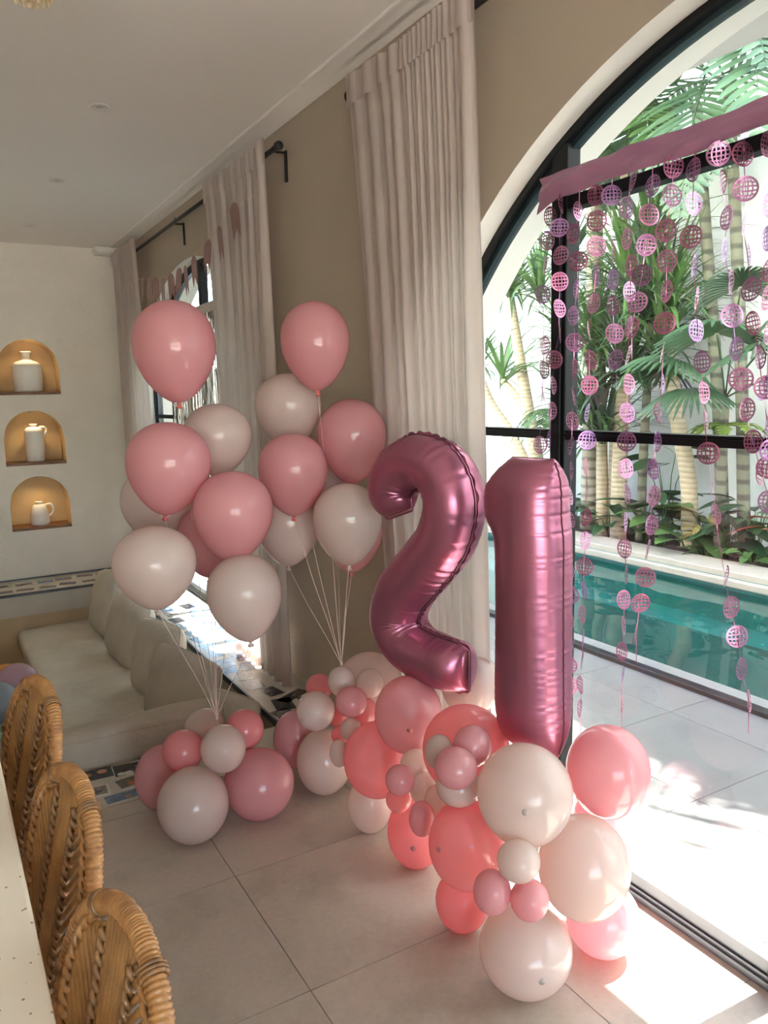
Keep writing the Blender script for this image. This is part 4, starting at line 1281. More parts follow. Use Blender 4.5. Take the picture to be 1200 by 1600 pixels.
for i in range(14):
    r_, c_ = i % 2, i//2
    photo(1.30-0.175*c_+rnd.uniform(-.02, .02), 7.29+0.22*r_+rnd.uniform(-.03, .03), 0.15, 0.105, R(rnd.uniform(-15, 15)), ['grey', 'black', 'purple', 'grey', 'blue'][rnd.randrange(5)], '%s photo print from the right corner, %s row on the ledge below the niches' % (ORD[c_], 'front' if r_ == 0 else 'wall'), 'photographs on the back ledge', 0.004)

# ---- ceramics in the niches
def lathe_obj(name, prof, mat, parent=None, n=36):
    m = MB(); m.lathe(prof, n=n); return m.build(name, mat, parent)
zs = [z+0.0265 for z in NZ]
def ceramic(name, z, x, prof, label, handle=None):
    o = empty(name, (x, YB+0.14, z), 0, label, 'vase', 'white ceramics in the niches')
    lathe_obj('body', prof, M['vase'], o)
    if handle:
        m = MB(); m.tube([Vector(p) for p in handle], 0.011, 10); m.build('handle', M['vase'], o)
    return o
ceramic('bottle_vase', zs[0], 0.835, [(0.0, 0.0), (0.115, 0.0), (0.122, 0.008), (0.127, 0.10), (0.129, 0.225), (0.122, 0.245), (0.095, 0.268), (0.050, 0.285), (0.038, 0.296), (0.036, 0.345), (0.046, 0.352), (0.046, 0.362), (0.032, 0.362), (0.030, 0.33), (0.0, 0.32)],
        'white squat bottle vase with a short neck in the top niche')
hd = [(s[0]+0.0, 0, s[1]) for s in catmull([(0.030, 0.302), (0.085, 0.312), (0.112, 0.286), (0.095, 0.245), (0.074, 0.215)], 20)]
ceramic('tall_jug', zs[1], 0.845, [(0.0, 0.0), (0.072, 0.0), (0.077, 0.006), (0.081, 0.12), (0.084, 0.262), (0.078, 0.290), (0.050, 0.312), (0.028, 0.315), (0.030, 0.332), (0.036, 0.337), (0.036, 0.342), (0.024, 0.342), (0.022, 0.32), (0.0, 0.31)],
        'white tall cylindrical jug with a small handle in the middle niche', hd)
hd = [(s[0], 0, s[1]) for s in catmull([(0.050, 0.180), (0.100, 0.185), (0.122, 0.145), (0.112, 0.100), (0.084, 0.075)], 20)]
ceramic('round_jug', zs[2], 0.835, [(0.0, 0.0), (0.078, 0.0), (0.086, 0.008), (0.087, 0.05), (0.078, 0.11), (0.062, 0.165), (0.046, 0.188), (0.028, 0.195), (0.027, 0.206), (0.034, 0.210), (0.034, 0.215), (0.022, 0.215), (0.020, 0.20), (0.0, 0.19)],
        'white pear shaped jug with a loop handle in the bottom niche', hd)

# ---- ceiling lights, corner box, wall panel, chandelier
for i, (y, lab) in enumerate(((4.068, 'round recessed ceiling downlight nearest the camera'), (5.474, 'round recessed ceiling downlight in the middle of the row'), (6.92, 'round recessed ceiling downlight nearest the back wall'))):
    o = empty('downlight', (0.852, y, ZC), 0, lab, 'ceiling light', 'recessed downlights')
    m = MB(); m.lathe([(0.052, -0.0008), (0.050, -0.005), (0.038, -0.006), (0.036, -0.001)], n=32); m.build('trim_ring', M['white_plastic'], o)
    m = MB(); m.lathe([(0.036, -0.0012), (0.030, -0.004), (0.022, -0.0045), (0.020, -0.002)], n=32); m.build('gimbal', M['white_plastic'], o)
    m = MB(); m.lathe([(0.0, -0.0012), (0.020, -0.0012)], n=24); m.build('lamp_face', M['chrome'], o)
o = empty('ceiling_speaker_box', (1.56, 7.60, 2.95), 0, 'small white rounded box at the ceiling corner above the far curtain', 'device')
m = MB(); m.box((-0.115, -0.085, -0.034), (0.10, 0.10, 0.034)); bevel(m.build('casing', M['white_plastic'], o, smooth=False), 0.028, 5)
m = MB(); m.box((-0.095, -0.0862, 0.024), (0.085, -0.0845, 0.027)); m.build('seam_line', M['track'], o, smooth=False)
o = empty('wall_panel', (0.0, 7.695, 0.55), 0, 'flat black panel edge on the back wall, left of the bottom niche', 'screen')
m = MB(); m.box((-0.6, -0.03, -0.30), (0.452, 0.014, 0.20)); bevel(m.build('frame', M['black'], o, smooth=False), 0.006)
m = MB(); m.box((-0.58, -0.0315, -0.28), (0.432, -0.0302, 0.18)); m.build('screen', M['iron'], o, smooth=False)

def chandelier():
    t = NT('capiz_shell'); t.set(Base_Color=(0.80, 0.72, 0.55), Roughness=0.25)
    tr = t.new('ShaderNodeBsdfTranslucent'); tr.inputs[0].default_value = (0.9, 0.8, 0.6, 1)
    mx = t.new('ShaderNodeMixShader'); mx.inputs[0].default_value = 0.5
    t.l.new(t.b.outputs[0], mx.inputs[1]); t.l.new(tr.outputs[0], mx.inputs[2]); t.l.new(mx.outputs[0], t.out.inputs[0])
    c = Vector((0.336, 2.334, 2.610))
    root = empty('chandelier', (c.x, c.y, c.z), 0, 'cream shell chandelier whose lowest drops show at the top left', 'chandelier')
    m = MB(); m.tube([(0, 0, 0.33), (0, 0, ZC-c.z)], 0.006, 8); m.lathe([(0.0, ZC-c.z-0.02), (0.05, ZC-c.z-0.018), (0.055, ZC-c.z-0.001)], n=20); m.build('stem', M['iron'], root)
    for k, (r, z) in enumerate(((0.05, 0.13), (0.085, 0.19), (0.11, 0.26), (0.12, 0.33))):
        m = MB(); m.tube([(r*math.cos(2*PI*i/32), r*math.sin(2*PI*i/32), z) for i in range(33)], 0.003, 6, caps=False)
        for q in range(4): m.tube([(r*math.cos(q*PI/2), r*math.sin(q*PI/2), z), (0, 0, z+0.02)], 0.002, 5)
        m.build('ring', M['chrome'], root)
    m = MB(); m.tube([(0, 0, 0.1), (0, 0, 0.36)], 0.004, 6); m.build('spine', M['iron'], root)
    # a drop: flat capsule petal
    m = MB(); pr = [(0.0005, 0.0), (0.006, -0.004), (0.008, -0.02), (0.0105, -0.07), (0.010, -0.09), (0.006, -0.101), (0.0005, -0.104)]
    rows = [[(r*math.cos(2*PI*i/12), r*0.5*math.sin(2*PI*i/12), z) for i in range(12)] for r, z in pr]
    m.grid(rows, closed_u=True); dm = m.mesh('drop', t.mat)
    for r, z, n in ((0.022, 0.115, 8), (0.05, 0.125, 14), (0.085, 0.19, 22), (0.11, 0.26, 28), (0.12, 0.33, 30)):
        for i in range(n):
            a = 2*PI*i/n+z*7
            o = link('drop', dm, root); o.location = (r*math.cos(a), r*math.sin(a), z-0.003); o.rotation_euler = (0, 0, a+PI/2)
chandelier()

# ---- terrazzo counter and rattan chairs
ct = empty('counter', (-0.52, 0.8, 0), 0, 'cream terrazzo counter top at the lower left edge', 'counter')
m = MB(); m.box((-0.58, -2.0, 0.81), (0.588, 1.62, 0.85)); bevel(m.build('worktop', M['counter'], ct, smooth=False), 0.006)
m = MB(); m.box((-0.50, -1.9, 0.0), (0.20, 1.0, 0.81)); m.build('base', M['wall_back'], ct, smooth=False)

def rattan_chair():
    root = empty('rattan_chair', (0, 0, 0))
    # local: back faces -x (towards the counter); y across, z up, origin on the floor under the seat's middle
    W, ZT, HH, WB, LEAN, CURV = 0.165, 0.924, 0.43, 0.60, 0.231, 0.16; Z0 = ZT-HH
    def outline(t):
        """t in 0..1 from lower left over the top to lower right; returns (y, z)"""
        pts = OUT if OUT else catmull([(-WB*W, Z0, 0), (-.86*W, ZT-.62*HH, 0), (-W, ZT-.36*HH, 0), (-.80*W, ZT-.14*HH, 0), (-.36*W, ZT-.025*HH, 0), (0, ZT, 0), (.36*W, ZT-.025*HH, 0), (.80*W, ZT-.14*HH, 0), (W, ZT-.36*HH, 0), (.86*W, ZT-.62*HH, 0), (WB*W, Z0, 0)], 200)
        if not OUT: OUT.extend(pts)
        return pts[min(200, int(round(t*200)))]
    OUT = []
    def surf(y, z):
        return Vector(((z-ZT)*LEAN - CURV*y*y, y, z))
    pts = [surf(*outline(i/200)[:2]) for i in range(201)]
    # rim: wrapped cane, one bulge per turn of the binding
    fine = catmull(pts[::4], 620)
    rad = [0.0150+0.0009*math.sin(i*2*PI/5.0)+0.0007*math.sin(i*0.31) for i in range(len(fine))]
    m = MB(); m.tube(fine, rad, 10); rim = m.build('rim', M['rattan'], root)
    for t in (0.18, 0.36, 0.64, 0.80):
        i = int(t*620); m = MB()
        d = (fine[i+2]-fine[i-2]).normalized(); n1 = d.orthogonal().normalized(); n2 = d.cross(n1)
        for k in (-1, 0, 1):
            c = fine[i]+d*0.006*k
            lp = [c+(n1*math.cos(2*PI*q/16)+n2*math.sin(2*PI*q/16))*0.0165 for q in range(17)]
            m.tube(lp, 0.0032, 6, caps=False)
        m.build('binding', M['braid'], rim)
    # half-width of the back at height z
    def hw(z):
        best = 0.0
        for i in range(100):
            y, zz = outline(i/200)[0:2]; y2, z2 = outline((i+1)/200)[0:2]
            if (zz-z)*(z2-z) <= 0 and abs(z2-zz) > 1e-6:
                best = max(best, abs(y+(y2-y)*(z-zz)/(z2-zz)))
        return best
    # canes: middle panel upright, side panels slanting like a feather
    def cane(p):
        m = MB(); m.tube([surf(y, z)+Vector((-0.004, 0, 0)) for y, z in p], 0.0056, 6); m.build('cane', M['cane'], root)
    for i in range(9):
        y = -0.044+0.011*i
        zt = Z0
        while zt < ZT-0.015 and hw(zt+0.005) > abs(y)+0.012: zt += 0.005
        cane([(y*0.8, Z0), (y*0.9, Z0+0.15), (y, zt)])
    for s in (-1, 1):
        for i in range(22):
            z0 = Z0-0.06+0.024*i
            p = []
            for k in range(9):
                y = 0.054+0.015*k; z = z0+1.15*(y-0.054)
                if z < Z0: continue
                if z > ZT-0.012 or y > hw(z)-0.004: break
                p.append((s*y, z))
            if len(p) >= 2: cane(p)
        # twisted rope along the panel joint and inside the rim
        for off, rr in ((0, 0.0085), (1, 0.0075)):
            m = MB()
            for ph in (0, PI):
                q = []
                for i in range(120):
                    z = Z0+(HH-0.035)*i/119
                    y = 0.050*(0.85+0.15*(z-Z0)/HH) if off == 0 else max(0.0, hw(z)-0.021)
                    a = i*0.60+ph
                    q.append(surf(s*y, z)+Vector((-0.009+0.005*math.sin(a), 0.005*math.cos(a), 0)))
                m.tube(q, 0.0048, 6)
            m.build('braid', M['braid'] if off == 0 else M['rattan'], root)
    # seat, legs, stretchers
    m = MB(); rows = []
    for r, z in ((0.0, 0.462), (0.15, 0.462), (0.195, 0.458), (0.205, 0.445), (0.195, 0.430), (0.0, 0.430)):
        rows.append([(-0.30+r*math.cos(2*PI*k/32)*0.98, r*math.sin(2*PI*k/32), z) for k in range(32)])
    m.grid(rows, closed_u=True); m.build('seat', M['cane'], root)
    for sx, sy in ((-1, -1), (-1, 1), (1, -1), (1, 1)):
        m = MB(); m.tube([(-0.30+0.15*sx, 0.14*sy, 0.44), (-0.30+0.165*sx, 0.155*sy, 0.22), (-0.30+0.19*sx, 0.18*sy, 0.0)], [0.015, 0.014, 0.012], 10)
        m.build('leg', M['rattan'], root)
    m = MB(); lp = [(-0.30+0.168*math.cos(2*PI*k/32)*1.3, 0.155*math.sin(2*PI*k/32)*1.3, 0.2) for k in range(33)]; m.tube(lp, 0.009, 8, caps=False); m.build('stretcher', M['rattan'], root)
    for s in (-1, 1):
        m = MB(); m.tube([(-0.18, 0.12*s, 0.43), surf(WB*W*s, Z0)], 0.014, 8); m.build('back_post', M['rattan'], root)
    return root
def copy_tree(o, parent=None):
    c = o.copy(); COL.objects.link(c)
    if parent: c.parent = parent
    for ch in o.children: copy_tree(ch, c)
    return c
CHAIRS = [((0.182, 1.997, 0), 0.197, 'rattan chair farthest along the counter, with pastel balloons behind its woven back'),
          ((0.174, 1.445, 0), 0.154, 'rattan chair in the middle of the row of three'),
          ((0.171, 0.993, 0), 0.159, 'rattan chair nearest the camera, only its back top in view')]
ch0 = rattan_chair()
for i, (loc, rz, lab) in enumerate(CHAIRS):
    o = ch0 if i == 0 else copy_tree(ch0)
    o.location = loc; o.rotation_euler = (0, 0, rz)
    tag(o, lab, 'chair', 'rattan chairs at the counter')

# ================================================================== GARDEN
def strap(m, base, az, el, length, width, droop, segs=6, fold=0.25, twist=0.0):
    d = Vector((math.cos(az)*math.cos(el), math.sin(az)*math.cos(el), math.sin(el)))
    p = Vector(base); rows = []
    for i in range(segs+1):
        t = i/segs
        w = width*(0.55+0.45*math.sin(min(1, t*2.2)*PI/2))*(1-t**3*0.96)*0.5
        s = Vector((-math.sin(az), math.cos(az), 0))
        s = (s + Vector((0, 0, 1))*twist*t).normalized()
        n = d.cross(s)
        rows.append([p-s*w, p-n*w*fold, p+s*w])
        p = p+d*(length/segs)
        d = (d+Vector((0, 0, -1))*droop/segs*(0.5+t)).normalized()
    m.grid(rows)

def rosette(m, c, n, length, width, rnd, el=(0.0, 1.4), droop=(0.8, 2.0)):
    for i in range(n):
        az = rnd.uniform(0, 2*PI)
        strap(m, Vector(c)+Vector((rnd.uniform(-.03, .03), rnd.uniform(-.03, .03), rnd.uniform(-.12, .05))), az, rnd.uniform(*el), length*rnd.uniform(.7, 1.15), width*rnd.uniform(.8, 1.2), rnd.uniform(*droop))

def trunk(m, pts, rads, n=12):
    P = catmull([Vector(p) for p in pts], 24); r = catmull([Vector((a, 0, 0)) for a in rads], 24)
    m.tube(P, [max(0.005, q.x) for q in r], n)

def frond(root, base, az, el, length, droop, nleaf, leaflen, mat, rnd, leafw=0.045, hang=0.5, name='frond'):
    """feather frond: rachis plus paired leaflets in one mesh"""
    m = MB()
    d = Vector((math.cos(az)*math.cos(el), math.sin(az)*math.cos(el), math.sin(el))); p = Vector(base); P = []; D = []
    S = 30
    for i in range(S+1):
        P.append(p.copy()); D.append(d.copy()); p = p+d*(length/S); d = (d+Vector((0, 0, -1))*droop/S).normalized()
    m.tube(P, [0.012*(1-0.85*i/S) for i in range(S+1)], 6)
    for i in range(nleaf):
        t = 0.18+0.8*i/(nleaf-1); k = int(t*S); b = P[k]; dd = D[k]
        side = dd.cross(Vector((0, 0, 1)))
        if side.length < 1e-3: side = Vector((1, 0, 0))
        side.normalize(); upn = side.cross(dd).normalized()
        for s in (-1, 1):
            q = (side*s*0.85+dd*0.62+upn*rnd.uniform(-.05, .22)).normalized()
            L_ = leaflen*math.sin(PI*min(1, 0.22+0.75*t))*rnd.uniform(.9, 1.08)
            rows = []; c = b.copy(); dirn = q.copy(); n = 5
            for j in range(n+1):
                u = j/n; w = leafw*0.5*(0.35+0.65*math.sin(PI*min(1, u*1.5+.15)/2))*(1-u**4*0.75)
                sd = dirn.cross(upn).normalized()
                rows.append([c-sd*w, c-upn*w*0.35, c+sd*w])
                c = c+dirn*(L_/n); dirn = (dirn+Vector((0, 0, -1))*hang/n*(0.4+u)).normalized()
            m.grid(rows)
    return m.build(name, mat, root)

def fan_leaf(root, base, az, el, stalk, r, mat, rnd, nf=22, spread=2.5, droop=0.5):
    m = MB()
    d = Vector((math.cos(az)*math.cos(el), math.sin(az)*math.cos(el), math.sin(el)))
    P = []; p = Vector(base); dd = d.copy()
    for i in range(9):
        P.append(p.copy()); p = p+dd*(stalk/8); dd = (dd+Vector((0, 0, -0.04))).normalized()
    m.tube(P, 0.008, 6)
    c = P[-1]; f = dd; side = f.cross(Vector((0, 0, 1))).normalized(); up = side.cross(f).normalized()
    for i in range(nf):
        a = -spread/2*1.15+spread*1.15*(i+0.5)/nf; da = spread*1.15/nf*0.5
        rr = r*(0.80+0.2*math.cos(a*0.9))*rnd.uniform(.94, 1.04)
        def pt(ang, q):
            v = (f*math.cos(ang)+side*math.sin(ang))*q
            return c+v+Vector((0, 0, -droop*q*q/r))+up*0.0
        ridge = up*0.022
        rows = []
        for q, k in ((0.02, 1), (0.28*r, 1), (0.45*r, 0.98), (0.72*rr, 0.62), (0.98*rr, 0.08)):
            rows.append([pt(a-da*k, q), pt(a, q)+ridge*min(1, q/r*3), pt(a+da*k, q)])
        m.grid(rows)
    return m.build('leaf', mat, root)

BROAD = {}
def broad_mesh(key, length, width, heart, mat, lobes=0):
    kk = (key, length, width, heart, lobes)
    if kk in BROAD: return BROAD[kk]
    m = MB(); rows = []; n = 10
    for j in range(n+1):
        t = j/n
        w = width/2*math.sin(PI*min(1, 0.10+0.9*t)**0.75)**0.8 if heart else width/2*math.sin(PI*t)**0.7
        if lobes: w *= 0.72+0.28*abs(math.cos(t*PI*lobes))
        if j == n: w = 0.001
        y = length*t
        z = -0.22*length*t*t
        row = []
        for i in range(-3, 4):
            u = i/3
            back = -0.18*length*abs(u)**2*(1-t)**2 if heart else 0
            row.append((u*w, y+back, z+0.10*w*u*u*2-0.02*math.cos(u*8)*w))
        rows.append(row)
    m.grid(rows); BROAD[kk] = m.mesh('leaf', mat); return BROAD[kk]

def leafy_plant(name, loc, n, h, length, width, heart, mat, label, cat, seed, group=None, spreadr=0.22, lobes=0, tilt=(-0.1, 0.9)):
    rnd = random.Random(seed)
    root = empty(name, loc, 0, label, cat, group)
    me = broad_mesh(mat.name, length, width, heart, mat, lobes)
    sm = MB()
    for i in range(n):
        az = 2*PI*i/n*1.0+rnd.uniform(-.4, .4); r = spreadr*rnd.uniform(.3, 1.0); z = h*rnd.uniform(.35, 1.0)
        p = Vector((r*math.cos(az), r*math.sin(az), z))
        sm.tube([(0.02*math.cos(az), 0.02*math.sin(az), -0.01), (p.x*0.5, p.y*0.5, z*0.7), p], [0.006, 0.005, 0.003], 5)
        o = link('leaf', me, root); o.location = p; s = rnd.uniform(.75, 1.2); o.scale = (s, s, s)
        o.rotation_euler = (rnd.uniform(*tilt)*0.7-0.25, rnd.uniform(-.4, .4), az-PI/2+rnd.uniform(-.3, .3))
    sm.build('stems', M['leaf_mid'], root)
    return root

rnd = random.Random(77)
# grey ringed palm with its leafy skirt
def palm(name, base, pts, rads, mat, label, cat='palm tree', group=None):
    root = empty(name, base, 0, label, cat, group)
    m = MB(); b = Vector(base); trunk(m, [Vector(p)-b for p in pts], rads); m.build('trunk', mat, root)
    return root
p = palm('ringed_palm', (6.45, 6.42, 0.0), [(6.45, 6.42, -.02), (6.43, 6.40, 1.5), (6.42, 6.38, 3.0), (6.40, 6.42, 4.6), (6.38, 6.45, 7.2)], (0.115, 0.095, 0.09, 0.088, 0.08), M['bark_grey'], 'thick pale grey ringed palm trunk rising behind the foil fringe, left')
for i in range(9):
    frond(p, (-0.07, 0.03, 7.2), 2*PI*i/9+0.3, 0.9, 2.6, 2.2, 26, 0.62, M['leaf_palm'], rnd)
p = palm('slender_palm', (6.52, 4.50, 0.0), [(6.52, 4.50, -.02), (6.52, 4.60, 1.5), (6.50, 4.72, 3.0), (6.46, 4.84, 4.3)], (0.06, 0.056, 0.052, 0.05), M['bark_dark'], 'slender dark palm trunk with a feathery crown, right of the fringe middle')
for i, (az, el, ln) in enumerate(((PI*1.0, 0.95, 2.3), (PI*1.25, 0.6, 2.2), (PI*0.72, 0.8, 2.0), (PI*1.5, 0.5, 2.3), (PI*0.5, 0.6, 1.9), (PI*1.12, 0.15, 2.0))):
    frond(p, (-0.06, 0.34, 4.25), az, el, ln, 2.7, 26, 0.60, M['leaf_palm'], rnd, 0.06)
p = palm('slender_palm', (6.50, 4.70, 0.0), [(6.50, 4.70, -.02), (6.50, 4.84, 1.5), (6.48, 5.02, 3.0), (6.46, 5.16, 4.2)], (0.062, 0.058, 0.052, 0.05), M['bark_dark'], 'leaning dark palm trunk just left of the straight slender one')
for i, (az, el, ln) in enumerate(((PI*1.0, 0.7, 2.1), (PI*0.7, 0.5, 2.1), (PI*1.3, 0.9, 2.2), (PI*0.45, 0.7, 2.0), (PI*1.55, 0.7, 2.2))):
    frond(p, (-0.04, 0.46, 4.15), az, el, ln, 2.6, 24, 0.58, M['leaf_palm'], rnd, 0.055)
p = palm('young_palm', (6.40, 6.05, 0.0), [(6.40, 6.05, -.02), (6.40, 6.03, 1.3), (6.38, 5.95, 2.6), (6.32, 5.90, 3.9)], (0.05, 0.045, 0.04, 0.035), M['bark_tan'], 'young palm whose bright hanging frond shows above the mauve band')
for i, (az, el, ln) in enumerate(((PI*1.0, 0.5, 1.5), (PI*1.3, 0.9, 1.6), (PI*0.7, 0.8, 1.5), (PI*0.3, 0.9, 1.5), (PI*1.7, 0.7, 1.5))):
    frond(p, (-0.08, -0.15, 3.9), az, el, ln, 2.9, 20, 0.46, M['leaf_mid'], rnd, 0.05)

p = palm('slender_palm', (6.45, 1.30, 0.0), [(6.45, 1.30, -.02), (6.42, 1.32, 1.6), (6.36, 1.36, 3.2), (6.25, 1.38, 4.6)], (0.07, 0.06, 0.055, 0.05), M['bark_dark'], 'slender palm past the right frame edge whose frond shadows fall on the deck')
for i, (az, el, ln) in enumerate(((PI*1.0, 0.55, 2.5), (PI*1.2, 0.7, 2.3), (PI*0.82, 0.7, 2.3), (PI*0.4, 0.7, 2.0), (PI*1.6, 0.7, 2.0))):
    frond(p, (-0.2, 0.08, 4.6), az, el, ln, 1.9, 18, 0.62, M['leaf_palm'], rnd, 0.06)

# dracaenas: tan trunks with tufts of strap leaves
def dracaena(base, trunks, tufts, label, seed, n=70, length=0.85, width=0.04, mats=('leaf_strap',), tm='bark_tan'):
    rnd = random.Random(seed)
    root = empty('dracaena', base, 0, label, 'shrub', 'strap leaved shrubs by the garden wall')
    b = Vector(base)
    for pts, rads in trunks:
        m = MB(); trunk(m, [Vector(p)-b for p in pts], rads, 10); m.build('trunk', M[tm], root)
    for i, c in enumerate(tufts):
        m = MB(); rosette(m, Vector(c[:3])-b, c[3] if len(c) > 3 else n, length, width, rnd)
        tag(m.build('leaf_tuft', M[mats[i % len(mats)]], root), kind='stuff')
    return root
dracaena((6.45, 7.25, 0), [([(6.45, 7.25, -.02), (6.45, 7.33, 0.75), (6.42, 7.48, 1.45), (6.40, 7.62, 2.1), (6.38, 7.75, 2.75)], (0.10, 0.09, 0.075, 0.065, 0.05)), ([(6.42, 7.47, 1.40), (6.36, 7.62, 1.55), (6.30, 7.80, 1.75)], (0.055, 0.05, 0.04))],
         [(6.38, 7.75, 2.85, 80), (6.30, 7.80, 1.80, 26), (6.40, 7.25, 2.75, 40)], 'tan trunked dracaena left of the black window post', 31, length=0.95, width=0.055)
dracaena((6.40, 7.35, 0), [([(6.40, 7.20, 0.0), (6.42, 7.45, 0.55), (6.45, 7.85, 1.05), (6.48, 8.30, 1.45), (6.50, 8.6, 1.9)], (0.10, 0.10, 0.09, 0.08, 0.06))], [(6.50, 8.6, 1.95, 50)], 'slanting tan trunk low behind the curtain edge, left of the post', 32)
dracaena((6.40, 5.30, 0), [([(6.40, 5.02, -.02), (6.40, 5.06, 0.7), (6.38, 5.22, 1.4), (6.36, 5.35, 2.2)], (0.085, 0.08, 0.075, 0.06))], [(6.36, 5.35, 2.35, 90), (6.2, 5.25, 1.95, 40)], 'tan trunked dracaena with drooping leaves, centre of the fringe', 33, length=1.0, width=0.045)
dracaena((6.30, 5.95, 0), [([(6.30, 5.85, -.02), (6.30, 5.85, 0.9), (6.28, 5.80, 1.8), (6.26, 5.75, 2.5)], (0.09, 0.08, 0.07, 0.06)), ([(6.32, 6.10, -.02), (6.34, 6.15, 1.0), (6.34, 6.20, 2.0)], (0.07, 0.06, 0.05))],
         [(6.26, 5.75, 2.6, 120), (6.22, 6.15, 2.05, 110), (6.2, 5.70, 1.75, 110), (6.24, 6.25, 1.35, 90), (6.15, 5.95, 1.15, 70)], 'dense drooping strap leaved thicket behind the left strands of the fringe', 34, length=1.0, width=0.042, mats=('leaf_strap', 'leaf_strap', 'leaf_palm', 'leaf_strap', 'leaf_palm'))
dracaena((6.45, 6.85, 0), [([(6.45, 6.85, -.02), (6.45, 6.85, 1.2), (6.42, 6.80, 2.3), (6.40, 6.80, 3.0)], (0.06, 0.055, 0.05, 0.04))], [(6.40, 6.80, 3.05, 70), (6.40, 6.75, 2.2, 60)], 'dark stemmed strap leaved plant right beside the black post', 35, length=0.95, width=0.04, mats=('leaf_palm', 'leaf_strap'), tm='bark_dark')
dracaena((6.35, 5.55, 0), [([(6.35, 5.60, -.02), (6.35, 5.58, 1.0), (6.30, 5.50, 2.0), (6.28, 5.48, 2.9)], (0.05, 0.045, 0.04, 0.035))], [(6.28, 5.48, 2.95, 70), (6.25, 5.50, 2.35, 60)], 'tall strap leaved plant just below the mauve band, centre', 36, length=1.05, width=0.038, mats=('leaf_strap', 'leaf_palm'), tm='bark_dark')
# lime coloured tufts
root = empty('lime_fern', (6.25, 4.55, 1.25), 0, 'lime green fern growing on the slender palm trunk above the glazing bar', 'fern', None)
for i in range(9):
    frond(root, (0, 0, 0), 2*PI*i/9+0.2, 0.35, 0.42, 1.3, 14, 0.10, M['leaf_lime'], rnd, 0.028, 0.3)
root = empty('hanging_fern', (6.22, 6.75, 1.35), 0, 'pale green hanging fern low beside the black post', 'fern', None)
for i in range(10):
    frond(root, (0, 0, 0), 2*PI*i/10, 0.5, 0.7, 2.6, 20, 0.10, M['leaf_mid'], rnd, 0.025, 0.3)

# fan palm
p = palm('fan_palm', (6.30, 4.55, 0.0), [(6.30, 4.62, -.02), (6.30, 4.62, 0.8), (6.28, 4.60, 1.5)], (0.05, 0.045, 0.04), M['bark_dark'], 'fan palm with broad pleated leaves right of the fringe middle', 'palm tree')
for az, el, st, r in ((PI*0.85, 0.75, 0.55, 0.62), (PI*1.15, 0.9, 0.75, 0.60), (PI*1.35, 0.7, 0.75, 0.62), (PI*0.6, 0.6, 0.6, 0.55), (PI*1.5, 0.95, 0.95, 0.58), (PI*1.0, 0.35, 0.45, 0.5), (PI*1.6, 0.5, 0.7, 0.55), (PI*1.25, 1.1, 1.05, 0.5)):
    fan_leaf(p, (-0.02, 0.05, 1.5), az, el, st, r, M['leaf_palm'], rnd, nf=26, spread=3.2, droop=0.55)

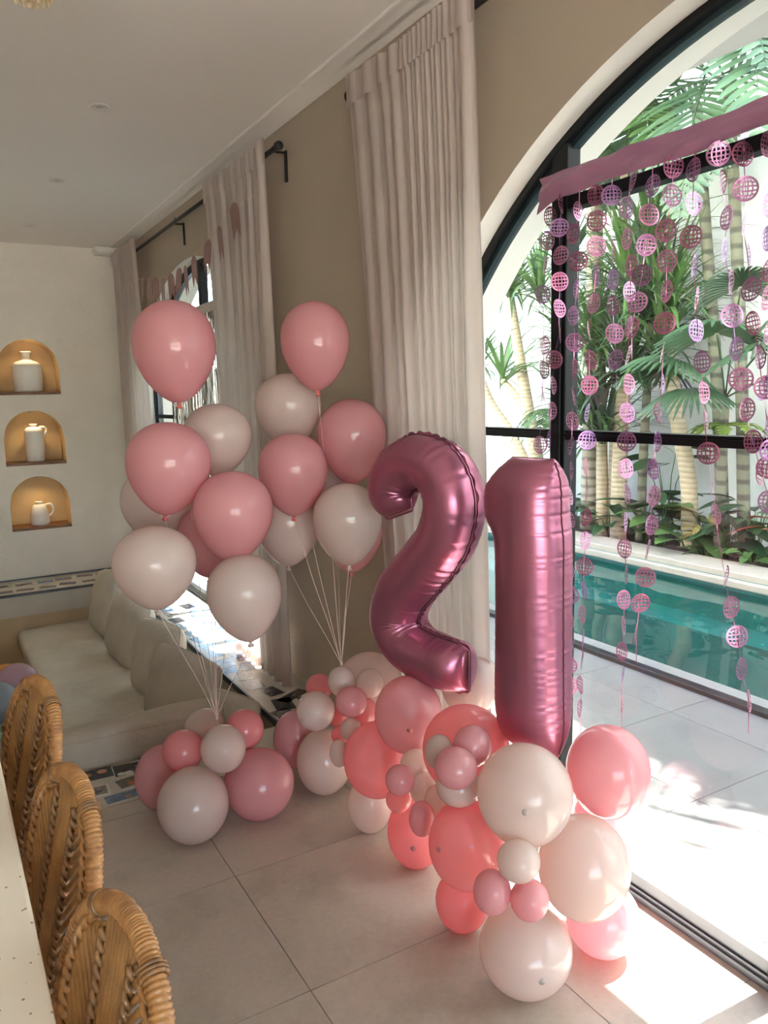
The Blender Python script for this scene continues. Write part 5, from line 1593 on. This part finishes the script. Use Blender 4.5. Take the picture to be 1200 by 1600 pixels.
# understorey along the coping
U = [
 ('philodendron', (6.32, 6.60, 0.02), 16, 0.45, 0.26, 0.16, True, 'leaf_dark', 'dark heart leaved philodendron at the left end of the pool planter', 0.25),
 ('philodendron', (6.34, 6.00, 0.02), 16, 0.40, 0.24, 0.15, True, 'leaf_dark', 'dark leafy plant under the strap leaved thicket by the coping', 0.25),
 ('philodendron', (6.36, 5.55, 0.02), 14, 0.55, 0.34, 0.20, True, 'leaf_dark', 'large dark leaved plant left of the tan dracaena foot', 0.28),
 ('elephant_ear', (6.30, 5.28, 0.02), 7, 0.42, 0.36, 0.22, True, 'leaf_mid', 'light green heart shaped leaves hanging over the coping', 0.20),
 ('split_leaf_plant', (6.32, 4.98, 0.02), 9, 0.36, 0.36, 0.24, True, 'leaf_mid', 'split leaved plant at the foot of the tan dracaena', 0.22),
 ('croton', (6.36, 4.80, 0.02), 16, 0.42, 0.24, 0.09, False, 'leaf_croton', 'speckled yellow brown croton between green plants by the wall', 0.20),
 ('philodendron', (6.34, 4.55, 0.02), 16, 0.45, 0.26, 0.16, True, 'leaf_dark', 'dark green plant at the feet of the two slender palms', 0.25),
 ('peace_lily', (6.42, 4.34, 0.02), 16, 0.60, 0.32, 0.11, False, 'leaf_dark', 'upright dark leaved plant right of the slender palms', 0.20),
 ('cordyline', (6.30, 4.02, 0.02), 8, 0.42, 0.34, 0.13, False, 'leaf_red', 'red leaved cordyline at the right edge of the photo', 0.15),
 ('ground_cover', (6.24, 4.22, 0.02), 18, 0.16, 0.12, 0.09, True, 'leaf_mid', 'low bright ground cover spilling over the coping at right', 0.22),
 ('ground_cover', (6.24, 4.70, 0.02), 16, 0.14, 0.11, 0.08, True, 'leaf_mid', 'low ground cover before the croton', 0.22),
 ('philodendron', (6.36, 7.15, 0.02), 16, 0.45, 0.26, 0.16, True, 'leaf_dark', 'dark plant at the foot of the tan trunks behind the foil number one', 0.28),
 ('philodendron', (6.36, 3.65, 0.02), 14, 0.45, 0.26, 0.16, True, 'leaf_dark', 'dark plant beside the red cordyline, past the right frame edge', 0.25),
 ('elephant_ear', (6.55, 5.45, 0.02), 6, 1.05, 0.42, 0.28, True, 'leaf_dark', 'tall dark leaf plant standing just below the glazing bar', 0.24),
]
for i, (nm, loc, n, h, ln, w, heart, mt, lab, sr) in enumerate(U):
    leafy_plant(nm, loc, n, h, ln, w, heart, M[mt], lab, 'plant', 100+i, None, sr, lobes=3 if nm == 'split_leaf_plant' else 0)
# the far end of the garden, seen through the far window
for i, (y, h, lab) in enumerate(((10.4, 3.4, 'bright green shrub seen through the far arched window, left'), (11.6, 3.9, 'tall bright shrub seen through the far arched window, right'), (13.2, 4.2, 'leafy tree at the far end of the pool'))):
    rnd2 = random.Random(200+i)
    root = empty('garden_shrub', (6.5, y, 0), 0, lab, 'shrub', None)
    m = MB(); trunk(m, [(0, 0, 0), (0.03, 0, h*0.4), (0, 0.05, h*0.8)], (0.06, 0.05, 0.03)); m.build('trunk', M['bark_tan'], root)
    m = MB()
    for k in range(900):
        a = rnd2.uniform(0, 2*PI); r = 0.75*rnd2.random()**0.5; z = h*(0.35+0.72*rnd2.random())
        c = Vector((r*math.cos(a), r*math.sin(a), z)); s = rnd2.uniform(.06, .12)
        d = Vector((rnd2.uniform(-1, 1), rnd2.uniform(-1, 1), rnd2.uniform(-.8, .5))).normalized(); e = d.orthogonal().normalized()
        m.poly([c, c+d*s*0.5+e*s*0.3, c+d*s, c+d*s*0.5-e*s*0.3])
    tag(m.build('foliage', M['leaf_lime'], root), kind='stuff')
